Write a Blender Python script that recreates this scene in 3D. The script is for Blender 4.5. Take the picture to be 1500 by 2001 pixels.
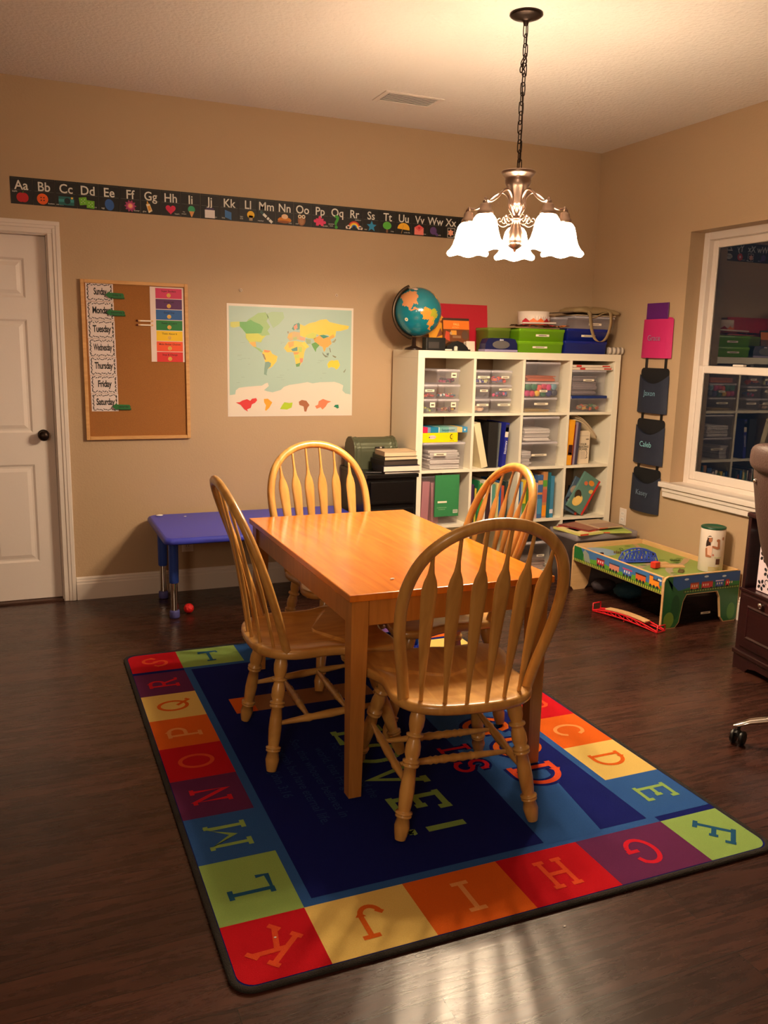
import bpy, bmesh, math, random
from math import sin, cos, pi, radians, sqrt, atan2
from mathutils import Vector, Matrix
from mathutils.geometry import tessellate_polygon
random.seed(7)
for o in list(bpy.data.objects): bpy.data.objects.remove(o)
SC = bpy.context.scene
COL = SC.collection

# ------------------------------------------------------------------ camera, world, exposure
EXPOSURE = 0.18
LAMP_COL = (1.0, 0.77, 0.52)
BULB_W = 23.5
SHADE_E = 46.0
FILL_W = 88.0
YB, XR, ZC = 5.114, 3.736, 2.831          # back wall, right wall, ceiling
cam_data = bpy.data.cameras.new('camera')
cam = bpy.data.objects.new('camera', cam_data)
COL.objects.link(cam)
F_PX = 1660.0
cam_data.sensor_fit = 'VERTICAL'
cam_data.sensor_height = 36.0
cam_data.lens = 36.0 * F_PX / 2001.0
R0 = Vector((0.9212787, -0.3882444, 0.0226245)); R1 = Vector((-0.0526440, -0.1821378, -0.9818627)); R2 = Vector((0.3853234, 0.9033782, -0.1882385))
mw = Matrix((( R0.x, -R1.x, -R2.x), (R0.y, -R1.y, -R2.y), (R0.z, -R1.z, -R2.z))).to_4x4()
mw.translation = (0, 0, 1.485)
cam.matrix_world = mw
cam_data.clip_start = 0.05
SC.camera = cam
world = bpy.data.worlds.new('night'); SC.world = world
world.use_nodes = True
world.node_tree.nodes['Background'].inputs[0].default_value = (0.004, 0.006, 0.009, 1)
world.node_tree.nodes['Background'].inputs[1].default_value = 1.0
SC.view_settings.view_transform = 'Standard'
SC.view_settings.look = 'None'
SC.view_settings.exposure = EXPOSURE
SC.view_settings.gamma = 1
SC.view_settings.use_curve_mapping = False
SC.cycles.use_denoising = True
SC.cycles.max_bounces = 8
SC.cycles.diffuse_bounces = 4
SC.cycles.transparent_max_bounces = 24
SC.cycles.sample_clamp_indirect = 6.0
SC.cycles.caustics_reflective = False
SC.cycles.caustics_refractive = False
# added fill light behind the camera, stands for no lamp in view
ld = bpy.data.lights.new('fill_light', 'POINT'); ld.energy = FILL_W; ld.color = (1.0, 0.78, 0.56); ld.shadow_soft_size = 0.3
lo = bpy.data.objects.new('fill_light', ld); lo.location = (-1.2, -1.3, 2.0); COL.objects.link(lo)

# ------------------------------------------------------------------ materials
def lin(c):
    return tuple(((v/255.0)/12.92 if v/255.0 <= 0.04045 else ((v/255.0+0.055)/1.055)**2.4) for v in c)
_M = {}
def mat(key, rgb, rough=0.5, metal=0.0, spec=0.5, bump=0.0, bscale=200.0, var=0.0, vscale=8.0, coat=0.0, alpha=1.0, emit=0.0, trans=0.0, ior=1.45, linear=False):
    if key in _M: return _M[key]
    m = bpy.data.materials.new(key); m.use_nodes = True
    nt = m.node_tree; b = nt.nodes['Principled BSDF']
    c = rgb if linear else lin(rgb)
    b.inputs['Base Color'].default_value = (*c, 1)
    b.inputs['Roughness'].default_value = rough
    b.inputs['Metallic'].default_value = metal
    b.inputs['Specular IOR Level'].default_value = spec
    b.inputs['Coat Weight'].default_value = coat
    b.inputs['Coat Roughness'].default_value = 0.1
    b.inputs['Alpha'].default_value = alpha
    b.inputs['Transmission Weight'].default_value = trans
    b.inputs['IOR'].default_value = ior
    if emit:
        b.inputs['Emission Color'].default_value = (*LAMP_COL, 1); b.inputs['Emission Strength'].default_value = emit
    tc = nt.nodes.new('ShaderNodeTexCoord')
    if bump:
        n = nt.nodes.new('ShaderNodeTexNoise'); n.inputs['Scale'].default_value = bscale; n.inputs['Detail'].default_value = 4
        bp = nt.nodes.new('ShaderNodeBump'); bp.inputs['Strength'].default_value = bump; bp.inputs['Distance'].default_value = 0.01
        nt.links.new(tc.outputs['Object'], n.inputs['Vector']); nt.links.new(n.outputs['Fac'], bp.inputs['Height']); nt.links.new(bp.outputs['Normal'], b.inputs['Normal'])
    if var:
        n = nt.nodes.new('ShaderNodeTexNoise'); n.inputs['Scale'].default_value = vscale; n.inputs['Detail'].default_value = 6
        mx = nt.nodes.new('ShaderNodeMix'); mx.data_type = 'RGBA'; mx.inputs[6].default_value = (*[v*(1-var) for v in c], 1); mx.inputs[7].default_value = (*[min(1, v*(1+var)) for v in c], 1)
        nt.links.new(tc.outputs['Object'], n.inputs['Vector']); nt.links.new(n.outputs['Fac'], mx.inputs[0]); nt.links.new(mx.outputs[2], b.inputs['Base Color'])
    _M[key] = m
    return m
def C(r, g, b, rough=0.55):
    return mat('print_%d_%d_%d' % (r, g, b), (r, g, b), rough)
def wood(key, dark, light, scale=(3, 40, 3), rough=0.3, coat=0.2, dist=2.0, detail=5, axis_obj=True, bump=0.05):
    if key in _M: return _M[key]
    m = bpy.data.materials.new(key); m.use_nodes = True; nt = m.node_tree; b = nt.nodes['Principled BSDF']
    tc = nt.nodes.new('ShaderNodeTexCoord'); mp = nt.nodes.new('ShaderNodeMapping'); mp.inputs['Scale'].default_value = scale
    n = nt.nodes.new('ShaderNodeTexNoise'); n.inputs['Scale'].default_value = 1.0; n.inputs['Detail'].default_value = detail; n.inputs['Distortion'].default_value = dist
    r = nt.nodes.new('ShaderNodeValToRGB'); r.color_ramp.elements[0].position = 0.3; r.color_ramp.elements[1].position = 0.7
    r.color_ramp.elements[0].color = (*lin(dark), 1); r.color_ramp.elements[1].color = (*lin(light), 1)
    nt.links.new(tc.outputs['Object'], mp.inputs[0]); nt.links.new(mp.outputs[0], n.inputs['Vector']); nt.links.new(n.outputs['Fac'], r.inputs[0]); nt.links.new(r.outputs[0], b.inputs['Base Color'])
    b.inputs['Roughness'].default_value = rough; b.inputs['Coat Weight'].default_value = coat; b.inputs['Coat Roughness'].default_value = 0.15
    if bump:
        bp = nt.nodes.new('ShaderNodeBump'); bp.inputs['Strength'].default_value = bump; bp.inputs['Distance'].default_value = 0.005
        nt.links.new(n.outputs['Fac'], bp.inputs['Height']); nt.links.new(bp.outputs['Normal'], b.inputs['Normal'])
    _M[key] = m
    return m

M_wall = mat('tan_wall_paint', (182, 155, 124), 0.55, bump=0.12, bscale=90, spec=0.3)
M_trim = mat('white_trim_paint', (226, 214, 204), 0.35, spec=0.4)
M_ceil = mat('textured_ceiling_paint', (230, 222, 214), 0.8, bump=0.55, bscale=55, spec=0.2)
M_chair = wood('honey_oak', (178, 128, 64), (212, 162, 88), (14, 3, 3), 0.3, 0.3)
M_table = wood('amber_tabletop_wood', (192, 102, 20), (214, 124, 30), (26, 2.2, 2), 0.2, 0.35, 1.2, bump=0.015)
M_tableleg = wood('amber_table_wood', (158, 104, 46), (180, 122, 60), (26, 26, 2.5), 0.32, 0.2)
M_bookcase = mat('white_laminate', (238, 230, 210), 0.35)
M_black = mat('black_painted', (14, 12, 12), 0.3)
M_blackrub = mat('black_plastic', (12, 12, 13), 0.45)
M_bronze = mat('dark_bronze', (48, 36, 30), 0.35, 0.8)
M_nickel = mat('brushed_nickel', (158, 134, 120), 0.3, 1.0)
M_chrome = mat('chrome', (215, 210, 205), 0.12, 1.0)
M_paper = mat('white_paper', (232, 226, 220), 0.7)
M_cream = mat('cream_paper', (222, 205, 180), 0.7)
M_brown_paper = mat('kraft_paper', (186, 150, 112), 0.75)
M_glassshade = mat('frosted_lit_glass', (250, 240, 225), 0.4, emit=SHADE_E)
M_plastic = mat('clear_plastic', (224, 220, 232), 0.25, alpha=0.22, spec=0.5)
M_plastlid = mat('frosted_clear_plastic', (216, 210, 218), 0.35, alpha=0.6)
M_green_pl = mat('lime_plastic', (128, 190, 30), 0.25, alpha=0.8)
M_blue_pl = mat('cobalt_plastic', (24, 40, 135), 0.22, alpha=0.92)
M_navy = mat('navy_plastic', (20, 26, 72), 0.35)
M_bluetab = mat('blue_table_plastic', (58, 66, 186), 0.38, bump=0.02, bscale=300)
M_blueleg = mat('blue_leg_plastic', (44, 76, 170), 0.4)
M_espresso = wood('espresso_wood', (34, 12, 14), (48, 18, 18), (3, 3, 30), 0.3, 0.3)
M_leather = mat('brown_leather', (72, 52, 46), 0.42, bump=0.25, bscale=160)
M_cork = mat('cork', (152, 98, 46), 0.85, var=0.22, vscale=220, bump=0.2, bscale=260)
M_lightwood = wood('pale_frame_wood', (196, 144, 88), (214, 164, 104), (4, 4, 30), 0.45, 0.0)
M_birch = wood('birch_wood', (214, 170, 116), (228, 186, 134), (3, 3, 20), 0.4, 0.1)
M_navycloth = mat('navy_nylon', (30, 36, 54), 0.6, bump=0.15, bscale=350)
M_pinkcloth = mat('pink_nylon', (196, 36, 104), 0.6, bump=0.15, bscale=350)
M_rugbind = mat('charcoal_rug_binding', (38, 34, 30), 0.95, bump=0.8, bscale=300)
def rugm(k, c): return mat('rug_'+k, c, 0.97, spec=0.1, var=0.14, vscale=320, bump=0.5, bscale=500)
RG = {'navy': rugm('navy', (18, 26, 98)), 'mid': rugm('mid_blue', (46, 88, 152)), 'red': rugm('red', (186, 20, 32)), 'green': rugm('green', (142, 174, 94)),
      'purple': rugm('purple', (96, 40, 82)), 'orange': rugm('orange', (214, 96, 28)), 'yellow': rugm('yellow', (224, 192, 108)), 'tan': rugm('tan', (226, 150, 84)),
      'lred': rugm('letter_red', (206, 30, 48)), 'lblue': rugm('letter_blue', (34, 84, 122)), 'verse': rugm('verse_blue', (36, 62, 116)), 'coral': rugm('coral', (214, 76, 40)), 'brownp': rugm('brown', (150, 104, 70))}

def floor_material():
    m = bpy.data.materials.new('dark_laminate_planks'); m.use_nodes = True; nt = m.node_tree; b = nt.nodes['Principled BSDF']
    tc = nt.nodes.new('ShaderNodeTexCoord'); br = nt.nodes.new('ShaderNodeTexBrick')
    mp0 = nt.nodes.new('ShaderNodeMapping'); mp0.inputs['Location'].default_value = (0.39, 0.118, 0)
    nt.links.new(tc.outputs['Object'], mp0.inputs[0]); nt.links.new(mp0.outputs[0], br.inputs['Vector'])
    br.inputs['Scale'].default_value = 1.0; br.inputs['Mortar Size'].default_value = 0.0012; br.inputs['Mortar Smooth'].default_value = 0.3
    br.inputs['Brick Width'].default_value = 1.22; br.inputs['Row Height'].default_value = 0.138; br.offset = 0.37; br.inputs['Bias'].default_value = 0
    br.inputs['Color1'].default_value = (0.35, 0.35, 0.35, 1); br.inputs['Color2'].default_value = (0.65, 0.65, 0.65, 1); br.inputs['Mortar'].default_value = (0, 0, 0, 1)
    mp = nt.nodes.new('ShaderNodeMapping'); mp.inputs['Scale'].default_value = (3.0, 30, 1)
    n = nt.nodes.new('ShaderNodeTexNoise'); n.inputs['Scale'].default_value = 1; n.inputs['Detail'].default_value = 8; n.inputs['Roughness'].default_value = 0.65; n.inputs['Distortion'].default_value = 1.6
    ad = nt.nodes.new('ShaderNodeVectorMath'); ad.operation = 'ADD'
    nt.links.new(tc.outputs['Object'], mp.inputs[0]); nt.links.new(mp.outputs[0], ad.inputs[0]); nt.links.new(br.outputs['Color'], ad.inputs[1]); nt.links.new(ad.outputs[0], n.inputs['Vector'])
    r = nt.nodes.new('ShaderNodeValToRGB'); e = r.color_ramp.elements
    e[0].position = 0.28; e[0].color = (*lin((33, 17, 13)), 1); e[1].position = 0.74; e[1].color = (*lin((74, 42, 31)), 1)
    nt.links.new(n.outputs['Fac'], r.inputs[0])
    mx = nt.nodes.new('ShaderNodeMix'); mx.data_type = 'RGBA'; mx.blend_type = 'MULTIPLY'; mx.inputs[0].default_value = 0.55
    nt.links.new(r.outputs[0], mx.inputs[6])
    g = nt.nodes.new('ShaderNodeMix'); g.data_type = 'RGBA'; g.inputs[6].default_value = (1, 1, 1, 1); g.inputs[7].default_value = (0.06, 0.04, 0.03, 1)
    nt.links.new(br.outputs['Fac'], g.inputs[0])
    tint = nt.nodes.new('ShaderNodeMix'); tint.data_type = 'RGBA'; tint.blend_type = 'MULTIPLY'; tint.inputs[0].default_value = 1
    nt.links.new(g.outputs[2], tint.inputs[6]); 
    sc = nt.nodes.new('ShaderNodeVectorMath'); sc.operation = 'SCALE'; sc.inputs['Scale'].default_value = 1.9
    nt.links.new(br.outputs['Color'], sc.inputs[0]); nt.links.new(g.outputs[2], mx.inputs[7])
    nt.links.new(mx.outputs[2], tint.inputs[6]); nt.links.new(sc.outputs[0], tint.inputs[7])
    mo = nt.nodes.new('ShaderNodeMix'); mo.data_type = 'RGBA'; mo.inputs[7].default_value = (0.006, 0.004, 0.003, 1)
    nt.links.new(br.outputs['Fac'], mo.inputs[0]); nt.links.new(tint.outputs[2], mo.inputs[6])
    nt.links.new(mo.outputs[2], b.inputs['Base Color'])
    rr = nt.nodes.new('ShaderNodeMapRange'); rr.inputs[3].default_value = 0.24; rr.inputs[4].default_value = 0.31
    nt.links.new(n.outputs['Fac'], rr.inputs[0]); nt.links.new(rr.outputs[0], b.inputs['Roughness'])
    bp = nt.nodes.new('ShaderNodeBump'); bp.inputs['Strength'].default_value = 0.11; bp.inputs['Distance'].default_value = 0.004
    nt.links.new(n.outputs['Fac'], bp.inputs['Height']); nt.links.new(bp.outputs['Normal'], b.inputs['Normal'])
    b.inputs['Specular IOR Level'].default_value = 0.5
    return m
M_floor = floor_material()

# ------------------------------------------------------------------ mesh building
def catmull(pts, n=8, closed=False):
    P = [Vector(p) for p in pts]; out = []; N = len(P)
    rng = range(N) if closed else range(N-1)
    for i in rng:
        if closed: a, b, c, d = P[(i-1) % N], P[i], P[(i+1) % N], P[(i+2) % N]
        else: a, b, c, d = P[max(i-1, 0)], P[i], P[i+1], P[min(i+2, N-1)]
        for k in range(n):
            t = k/n
            out.append(0.5*((2*b)+(c-a)*t+(2*a-5*b+4*c-d)*t*t+(3*b-a-3*c+d)*t**3))
    if not closed: out.append(P[-1])
    return out
_txt = {}
def text_geo(s, bold=0.0, space=1.0):
    k = (s, bold, space)
    if k in _txt: return _txt[k]
    cu = bpy.data.curves.new('t', 'FONT'); cu.body = s; cu.size = 1.0; cu.align_x = 'CENTER'; cu.offset = bold; cu.resolution_u = 3; cu.space_character = space
    ob = bpy.data.objects.new('t', cu); COL.objects.link(ob)
    dg = bpy.context.evaluated_depsgraph_get(); me = ob.evaluated_get(dg).to_mesh()
    v = [tuple(x.co[:2]) for x in me.vertices]; f = [tuple(p.vertices) for p in me.polygons]
    ob.evaluated_get(dg).to_mesh_clear(); bpy.data.objects.remove(ob); bpy.data.curves.remove(cu)
    _txt[k] = (v, f); return _txt[k]

class MB:
    def __init__(self):
        self.bm = bmesh.new(); self.ms = []; self.M = Matrix.Identity(4)
    def mi(self, m):
        if m not in self.ms: self.ms.append(m)
        return self.ms.index(m)
    def at(self, M): self.M = M; return self
    def faces(self, vs, fs, m, smooth=False):
        i = self.mi(m); V = [self.bm.verts.new(self.M @ Vector(v)) for v in vs]
        for f in fs:
            if len(set(f)) < 3: continue
            try: F = self.bm.faces.new([V[j] for j in f])
            except ValueError: continue
            F.material_index = i; F.smooth = smooth
        return self
    def box(self, x0, x1, y0, y1, z0, z1, m, b=0.0, seg=2):
        if x0 > x1: x0, x1 = x1, x0
        if y0 > y1: y0, y1 = y1, y0
        if z0 > z1: z0, z1 = z1, z0
        vs = [(x, y, z) for z in (z0, z1) for y in (y0, y1) for x in (x0, x1)]
        fs = [(0, 2, 3, 1), (4, 5, 7, 6), (0, 1, 5, 4), (2, 6, 7, 3), (0, 4, 6, 2), (1, 3, 7, 5)]
        if b <= 0: return self.faces(vs, fs, m)
        t = bmesh.new(); V = [t.verts.new(v) for v in vs]
        for f in fs: t.faces.new([V[j] for j in f])
        b = min(b, 0.49*min(x1-x0, y1-y0, z1-z0))
        bmesh.ops.bevel(t, geom=t.edges[:], offset=b, segments=seg, affect='EDGES', profile=0.5)
        self.merge(t, m, smooth=seg > 1 and b > 0.004); return self
    def merge(self, t, m, smooth=False):
        t.verts.index_update()
        self.faces([v.co[:] for v in t.verts], [tuple(v.index for v in f.verts) for f in t.faces], m, smooth); t.free()
    def rings(self, rings, m, smooth=True, caps=True, closed=False):
        vs = []; fs = []; n = len(rings[0])
        for r in rings: vs += [tuple(p) for p in r]
        R = len(rings)
        for i in range(R if closed else R-1):
            a = i*n; b = ((i+1) % R)*n
            for k in range(n): fs.append((a+k, a+(k+1) % n, b+(k+1) % n, b+k))
        self.faces(vs, fs, m, smooth)
        if caps and not closed:
            self.faces([tuple(p) for p in rings[0]], [tuple(range(n))[::-1]], m); self.faces([tuple(p) for p in rings[-1]], [tuple(range(n))], m)
        return self
    def tube(self, path, r, m, seg=10, closed=False, smooth=True, flat=1.0, up=None):
        P = [Vector(p) for p in path]; N = len(P); rings = []
        ref = Vector(up) if up else None
        prev = None
        for i, p in enumerate(P):
            if closed: t = (P[(i+1) % N]-P[i-1])
            else: t = P[min(i+1, N-1)]-P[max(i-1, 0)]
            t.normalize()
            if prev is None:
                a = ref if ref else (Vector((0, 0, 1)) if abs(t.z) < 0.9 else Vector((1, 0, 0)))
            else: a = ref if ref else prev
            u = (a - t*a.dot(t)); u.normalize(); prev = u; w = t.cross(u)
            rr = r[i] if isinstance(r, (list, tuple)) else r
            rings.append([p + u*cos(2*pi*k/seg)*rr*flat + w*sin(2*pi*k/seg)*rr for k in range(seg)])
        return self.rings(rings, m, smooth, True, closed)
    def lathe(self, prof, m, cx=0, cy=0, cz=0, seg=24, smooth=True, caps=True, p0=None, p1=None):
        # profile of (r, z); or between p0 and p1 with z in 0..1
        if p0 is not None:
            p0 = Vector(p0); p1 = Vector(p1); d = p1-p0; t = d.normalized()
            a = Vector((1, 0, 0)) if abs(t.x) < 0.9 else Vector((0, 1, 0)); u = (a-t*a.dot(t)).normalized(); w = t.cross(u)
            rings = [[p0+d*z+u*cos(2*pi*k/seg)*r+w*sin(2*pi*k/seg)*r for k in range(seg)] for r, z in prof]
        else:
            rings = [[(cx+r*cos(2*pi*k/seg), cy+r*sin(2*pi*k/seg), cz+z) for k in range(seg)] for r, z in prof]
        return self.rings(rings, m, smooth, caps)
    def sphere(self, c, r, m, u=16, v=10, s=(1, 1, 1)):
        prof = [(max(1e-4, r*sin(pi*i/v)), -r*cos(pi*i/v)) for i in range(v+1)]
        rings = [[(c[0]+s[0]*q*cos(2*pi*k/u), c[1]+s[1]*q*sin(2*pi*k/u), c[2]+s[2]*z) for k in range(u)] for q, z in prof]
        return self.rings(rings, m)
    def poly(self, pts, m, z=0.0):
        # polygon in local XY at height z
        V = [Vector((p[0], p[1], z)) for p in pts]
        tri = tessellate_polygon([V])
        fs = []
        for t in tri:
            a, b, c = [V[i] for i in t]
            fs.append(t if (b-a).cross(c-a).z > 0 else t[::-1])
        return self.faces([tuple(v) for v in V], fs, m)
    def prism(self, pts, m, z0, z1, smooth=False):
        self.poly(pts, m, z1)
        n = len(pts); area = sum(pts[i][0]*pts[(i+1) % n][1]-pts[(i+1) % n][0]*pts[i][1] for i in range(n))
        P = list(pts) if area > 0 else list(pts)[::-1]
        vs = [(p[0], p[1], z0) for p in P]+[(p[0], p[1], z1) for p in P]
        self.faces(vs, [(i, (i+1) % n, n+(i+1) % n, n+i) for i in range(n)], m, smooth)
        V = [Vector((p[0], p[1], z0)) for p in P]
        self.faces([tuple(v) for v in V], [tuple(t)[::-1] for t in tessellate_polygon([V])], m)
        return self
    def rect(self, x0, x1, y0, y1, m, z=0.0): return self.faces([(x0, y0, z), (x1, y0, z), (x1, y1, z), (x0, y1, z)], [(0, 1, 2, 3)], m)
    def ell(self, cx, cy, rx, ry, m, z=0.0, n=18, rot=0.0):
        return self.poly([(cx+rx*cos(a)*cos(rot)-ry*sin(a)*sin(rot), cy+rx*cos(a)*sin(rot)+ry*sin(a)*cos(rot)) for a in [2*pi*k/n for k in range(n)]], m, z)
    def ribbon(self, pts, w, m, z=0.0):
        P = [Vector((p[0], p[1])) for p in pts]; N = len(P); L = []; Rr = []
        for i in range(N):
            t = (P[min(i+1, N-1)]-P[max(i-1, 0)]).normalized(); n = Vector((-t.y, t.x))
            if 0 < i < N-1:
                t1 = (P[i]-P[i-1]).normalized(); k = max(0.5, abs(t1.dot(t))); n = n/k
            L.append(P[i]+n*w/2); Rr.append(P[i]-n*w/2)
        vs = [(p.x, p.y, z) for p in Rr]+[(p.x, p.y, z) for p in L]
        return self.faces(vs, [(i, i+1, N+i+1, N+i) for i in range(N-1)], m)
    def text(self, s, x, y, h, m, z=0.0, bold=0.0, sx=1.0, rot=0.0, space=1.0):
        v, f = text_geo(s, bold, space); c, sn = cos(rot), sin(rot)
        k = h/0.7
        return self.faces([(x+(a*k*sx)*c-(b*k)*sn, y+(a*k*sx)*sn+(b*k)*c, z) for a, b in v], f, m)
    def build(self, name, parent=None, loc=(0, 0, 0), rot=(0, 0, 0), keep=False):
        bmesh.ops.recalc_face_normals(self.bm, faces=[f for f in self.bm.faces]) if keep else None
        me = bpy.data.meshes.new(name); self.bm.to_mesh(me); self.bm.free()
        for m in self.ms: me.materials.append(m)
        o = bpy.data.objects.new(name, me); COL.objects.link(o)
        o.location = loc; o.rotation_euler = rot
        if parent: o.parent = parent
        return o
def tag(o, label=None, cat=None, group=None, kind=None):
    if label: o['label'] = label
    if cat: o['category'] = cat
    if group: o['group'] = group
    if kind: o['kind'] = kind
    return o
def thing(name, label, cat, loc=(0, 0, 0), rz=0.0, group=None):
    o = bpy.data.objects.new(name, None); COL.objects.link(o); o.empty_display_size = 0.1
    o.location = loc; o.rotation_euler = (0, 0, rz)
    return tag(o, label, cat, group)
def copy_tree(o, parent=None):
    kids = [c for c in bpy.data.objects if c.parent == o]
    n = o.copy(); COL.objects.link(n); n.parent = parent
    for k in kids: copy_tree(k, n)
    return n
def struct(o): o['kind'] = 'structure'; return o
# plane frames: local XY -> world, Z out of the surface
def on_back(x=0, z=0, y=None): # facing -y
    return Matrix(((1, 0, 0, x), (0, 0, -1, YB if y is None else y), (0, 1, 0, z), (0, 0, 0, 1)))
WALLROT = (pi/2, 0, 0)       # local xy on a wall facing -y
RWROT = (pi/2, 0, -pi/2)     # local xy on a wall facing -x : local x -> -y
def rrect(x0, x1, y0, y1, r, n=5):
    out = []
    for cx, cy, a0 in ((x1-r, y1-r, 0), (x0+r, y1-r, pi/2), (x0+r, y0+r, pi), (x1-r, y0+r, 3*pi/2)):
        for k in range(n+1): a = a0+pi/2*k/n; out.append((cx+r*cos(a), cy+r*sin(a)))
    return out

# ------------------------------------------------------------------ room shell
XL, YF = -2.6, -3.0
b = MB(); b.box(XL-0.1, XR+0.3, YF-0.1, YB+0.3, -0.1, 0, M_floor); struct(b.build('floor'))
b = MB(); b.box(XL-0.1, XR+0.3, YF-0.1, YB+0.3, ZC, ZC+0.1, M_ceil); struct(b.build('ceiling'))
DX0, DX1, DZ = -0.66, 0.165, 2.05       # door opening
b = MB(); b.box(XL, DX0, YB, YB+0.14, 0, ZC, M_wall); b.box(DX0, DX1, YB, YB+0.14, DZ, ZC, M_wall); b.box(DX1, XR+0.2, YB, YB+0.14, 0, ZC, M_wall); struct(b.build('wall_back'))
WY0, WY1, WZ0, WZ1 = 2.75, 4.18, 0.69, 2.215   # window opening
b = MB(); b.box(XR, XR+0.17, YF, WY0, 0, ZC, M_wall); b.box(XR, XR+0.17, WY1, YB, 0, ZC, M_wall); b.box(XR, XR+0.17, WY0, WY1, 0, WZ0, M_wall); b.box(XR, XR+0.17, WY0, WY1, WZ1, ZC, M_wall); struct(b.build('wall_right'))
b = MB(); b.box(XL-0.1, XL, YF, YB, 0, ZC, M_wall); struct(b.build('wall_left'))
b = MB(); b.box(XL, XR, YF-0.1, YF, 0, ZC, M_wall); struct(b.build('wall_front'))
def baseboard_profile(b, x0, x1):
    # local: x along, y out from wall (negative is room), z up
    prof = [(0, 0), (-0.015, 0), (-0.015, 0.095), (-0.012, 0.1), (-0.012, 0.112), (-0.008, 0.116), (-0.008, 0.126), (-0.004, 0.133), (0, 0.135)]
    n = len(prof); vs = [(x0, y, z) for y, z in prof]+[(x1, y, z) for y, z in prof]
    b.faces(vs, [(i, n+i, n+(i+1) % n, (i+1) % n) for i in range(n)], M_trim)
b = MB(); baseboard_profile(b, 0.237, XR-0.016); struct(b.build('baseboard_back', loc=(0, YB-0.0005, 0)))
b = MB(); baseboard_profile(b, -(YB-0.001), -YF-0.01); struct(b.build('baseboard_right', loc=(XR-0.0005, 0, 0), rot=(0, 0, -pi/2)))
# door: casing, slab, knob
def casing(b, x, z0, z1, vertical=True):
    for w0, w1, d in ((0, 0.07, 0.008), (0.004, 0.06, 0.013), (0.03, 0.064, 0.018), (0.046, 0.068, 0.021)):
        b.box(x+w0, x+w1, -d, 0, z0, z1+w0, M_trim, 0.002, 1)
b = MB(); casing(b, 0, 0, DZ); struct(b.build('trim_1', loc=(DX1, YB, 0)))
b = MB()
for w0, w1, d in ((0, 0.07, 0.008), (0.004, 0.06, 0.013), (0.03, 0.064, 0.018), (0.046, 0.068, 0.021)):
    b.box(DX0-w1, DX1+w1, -d, 0, DZ+w0, DZ+w1, M_trim, 0.002, 1)
struct(b.build('trim_2', loc=(0, YB, 0)))
b = MB()
for w0, w1, d in ((0, 0.07, 0.008), (0.004, 0.06, 0.013), (0.03, 0.064, 0.018), (0.046, 0.068, 0.021)):
    b.box(DX0-w1, DX0-w0, -d, 0, 0, DZ+w0, M_trim, 0.002, 1)
struct(b.build('trim_3', loc=(0, YB, 0)))
M_door = mat('white_door_paint', (234, 222, 214), 0.35, bump=0.03, bscale=120)
b = MB(); dw = DX1-DX0
b.box(-dw+0.006, -0.006, 0.056, 0.092, 0.014, DZ-0.006, M_door)
def stile(x0, x1, z0, z1): b.box(x0, x1, 0.048, 0.056, z0, z1, M_door)
xs = [(-dw+0.006, -dw+0.118), (-dw/2-0.05, -dw/2+0.05), (-0.118, -0.006)]
zr = [(0.014, 0.235), (0.80, 0.98), (1.60, 1.715), (DZ-0.125, DZ-0.006)]
for x0, x1 in xs: stile(x0, x1, 0.014, DZ-0.006)
for z0, z1 in zr:
    stile(xs[0][1], xs[1][0], z0, z1); stile(xs[1][1], xs[2][0], z0, z1)
for (xa, xb) in ((xs[0][1], xs[1][0]), (xs[1][1], xs[2][0])):
    for k in range(3):
        za, zb = zr[k][1], zr[k+1][0]
        o_ = [(xa, za), (xb, za), (xb, zb), (xa, zb)]
        def rg(d, y): return [(xa+d, y, za+d), (xb-d, y, za+d), (xb-d, y, zb-d), (xa+d, y, zb-d)]
        R_ = [rg(0, 0.048), rg(0.012, 0.055), rg(0.022, 0.055), rg(0.042, 0.049)]
        for i in range(3):
            vs = R_[i]+R_[i+1]; b.faces(vs, [(j, (j+1) % 4, 4+(j+1) % 4, 4+j) for j in range(4)], M_door)
        b.faces(R_[3], [(0, 1, 2, 3)], M_door)
door = struct(b.build('door_1', loc=(DX1, YB, 0)))
b = MB()
b.lathe([(0.031, 0.0), (0.031, 0.006), (0.012, 0.01), (0.011, 0.028), (0.02, 0.032), (0.028, 0.042), (0.0295, 0.052), (0.025, 0.062), (0.012, 0.068), (0.001, 0.069)], M_bronze)
k = b.build('door_knob', door, loc=(-0.064, 0.048, 0.965), rot=(pi/2, 0, 0)); k['label'] = 'dark bronze round door knob'
b = MB(); b.box(DX0, DX1, YB+0.0, YB+0.14, 0.0005, 0.011, mat('threshold_wood', (70, 44, 32), 0.5)); struct(b.build('trim_4'))
# jambs
b = MB(); b.box(DX1-0.0045, DX1, YB+0.001, YB+0.139, 0.012, DZ, M_trim); b.box(DX0, DX0+0.0045, YB+0.001, YB+0.139, 0.012, DZ, M_trim); b.box(DX0, DX1, YB+0.001, YB+0.139, DZ-0.0045, DZ, M_trim); struct(b.build('trim_5'))

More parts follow.
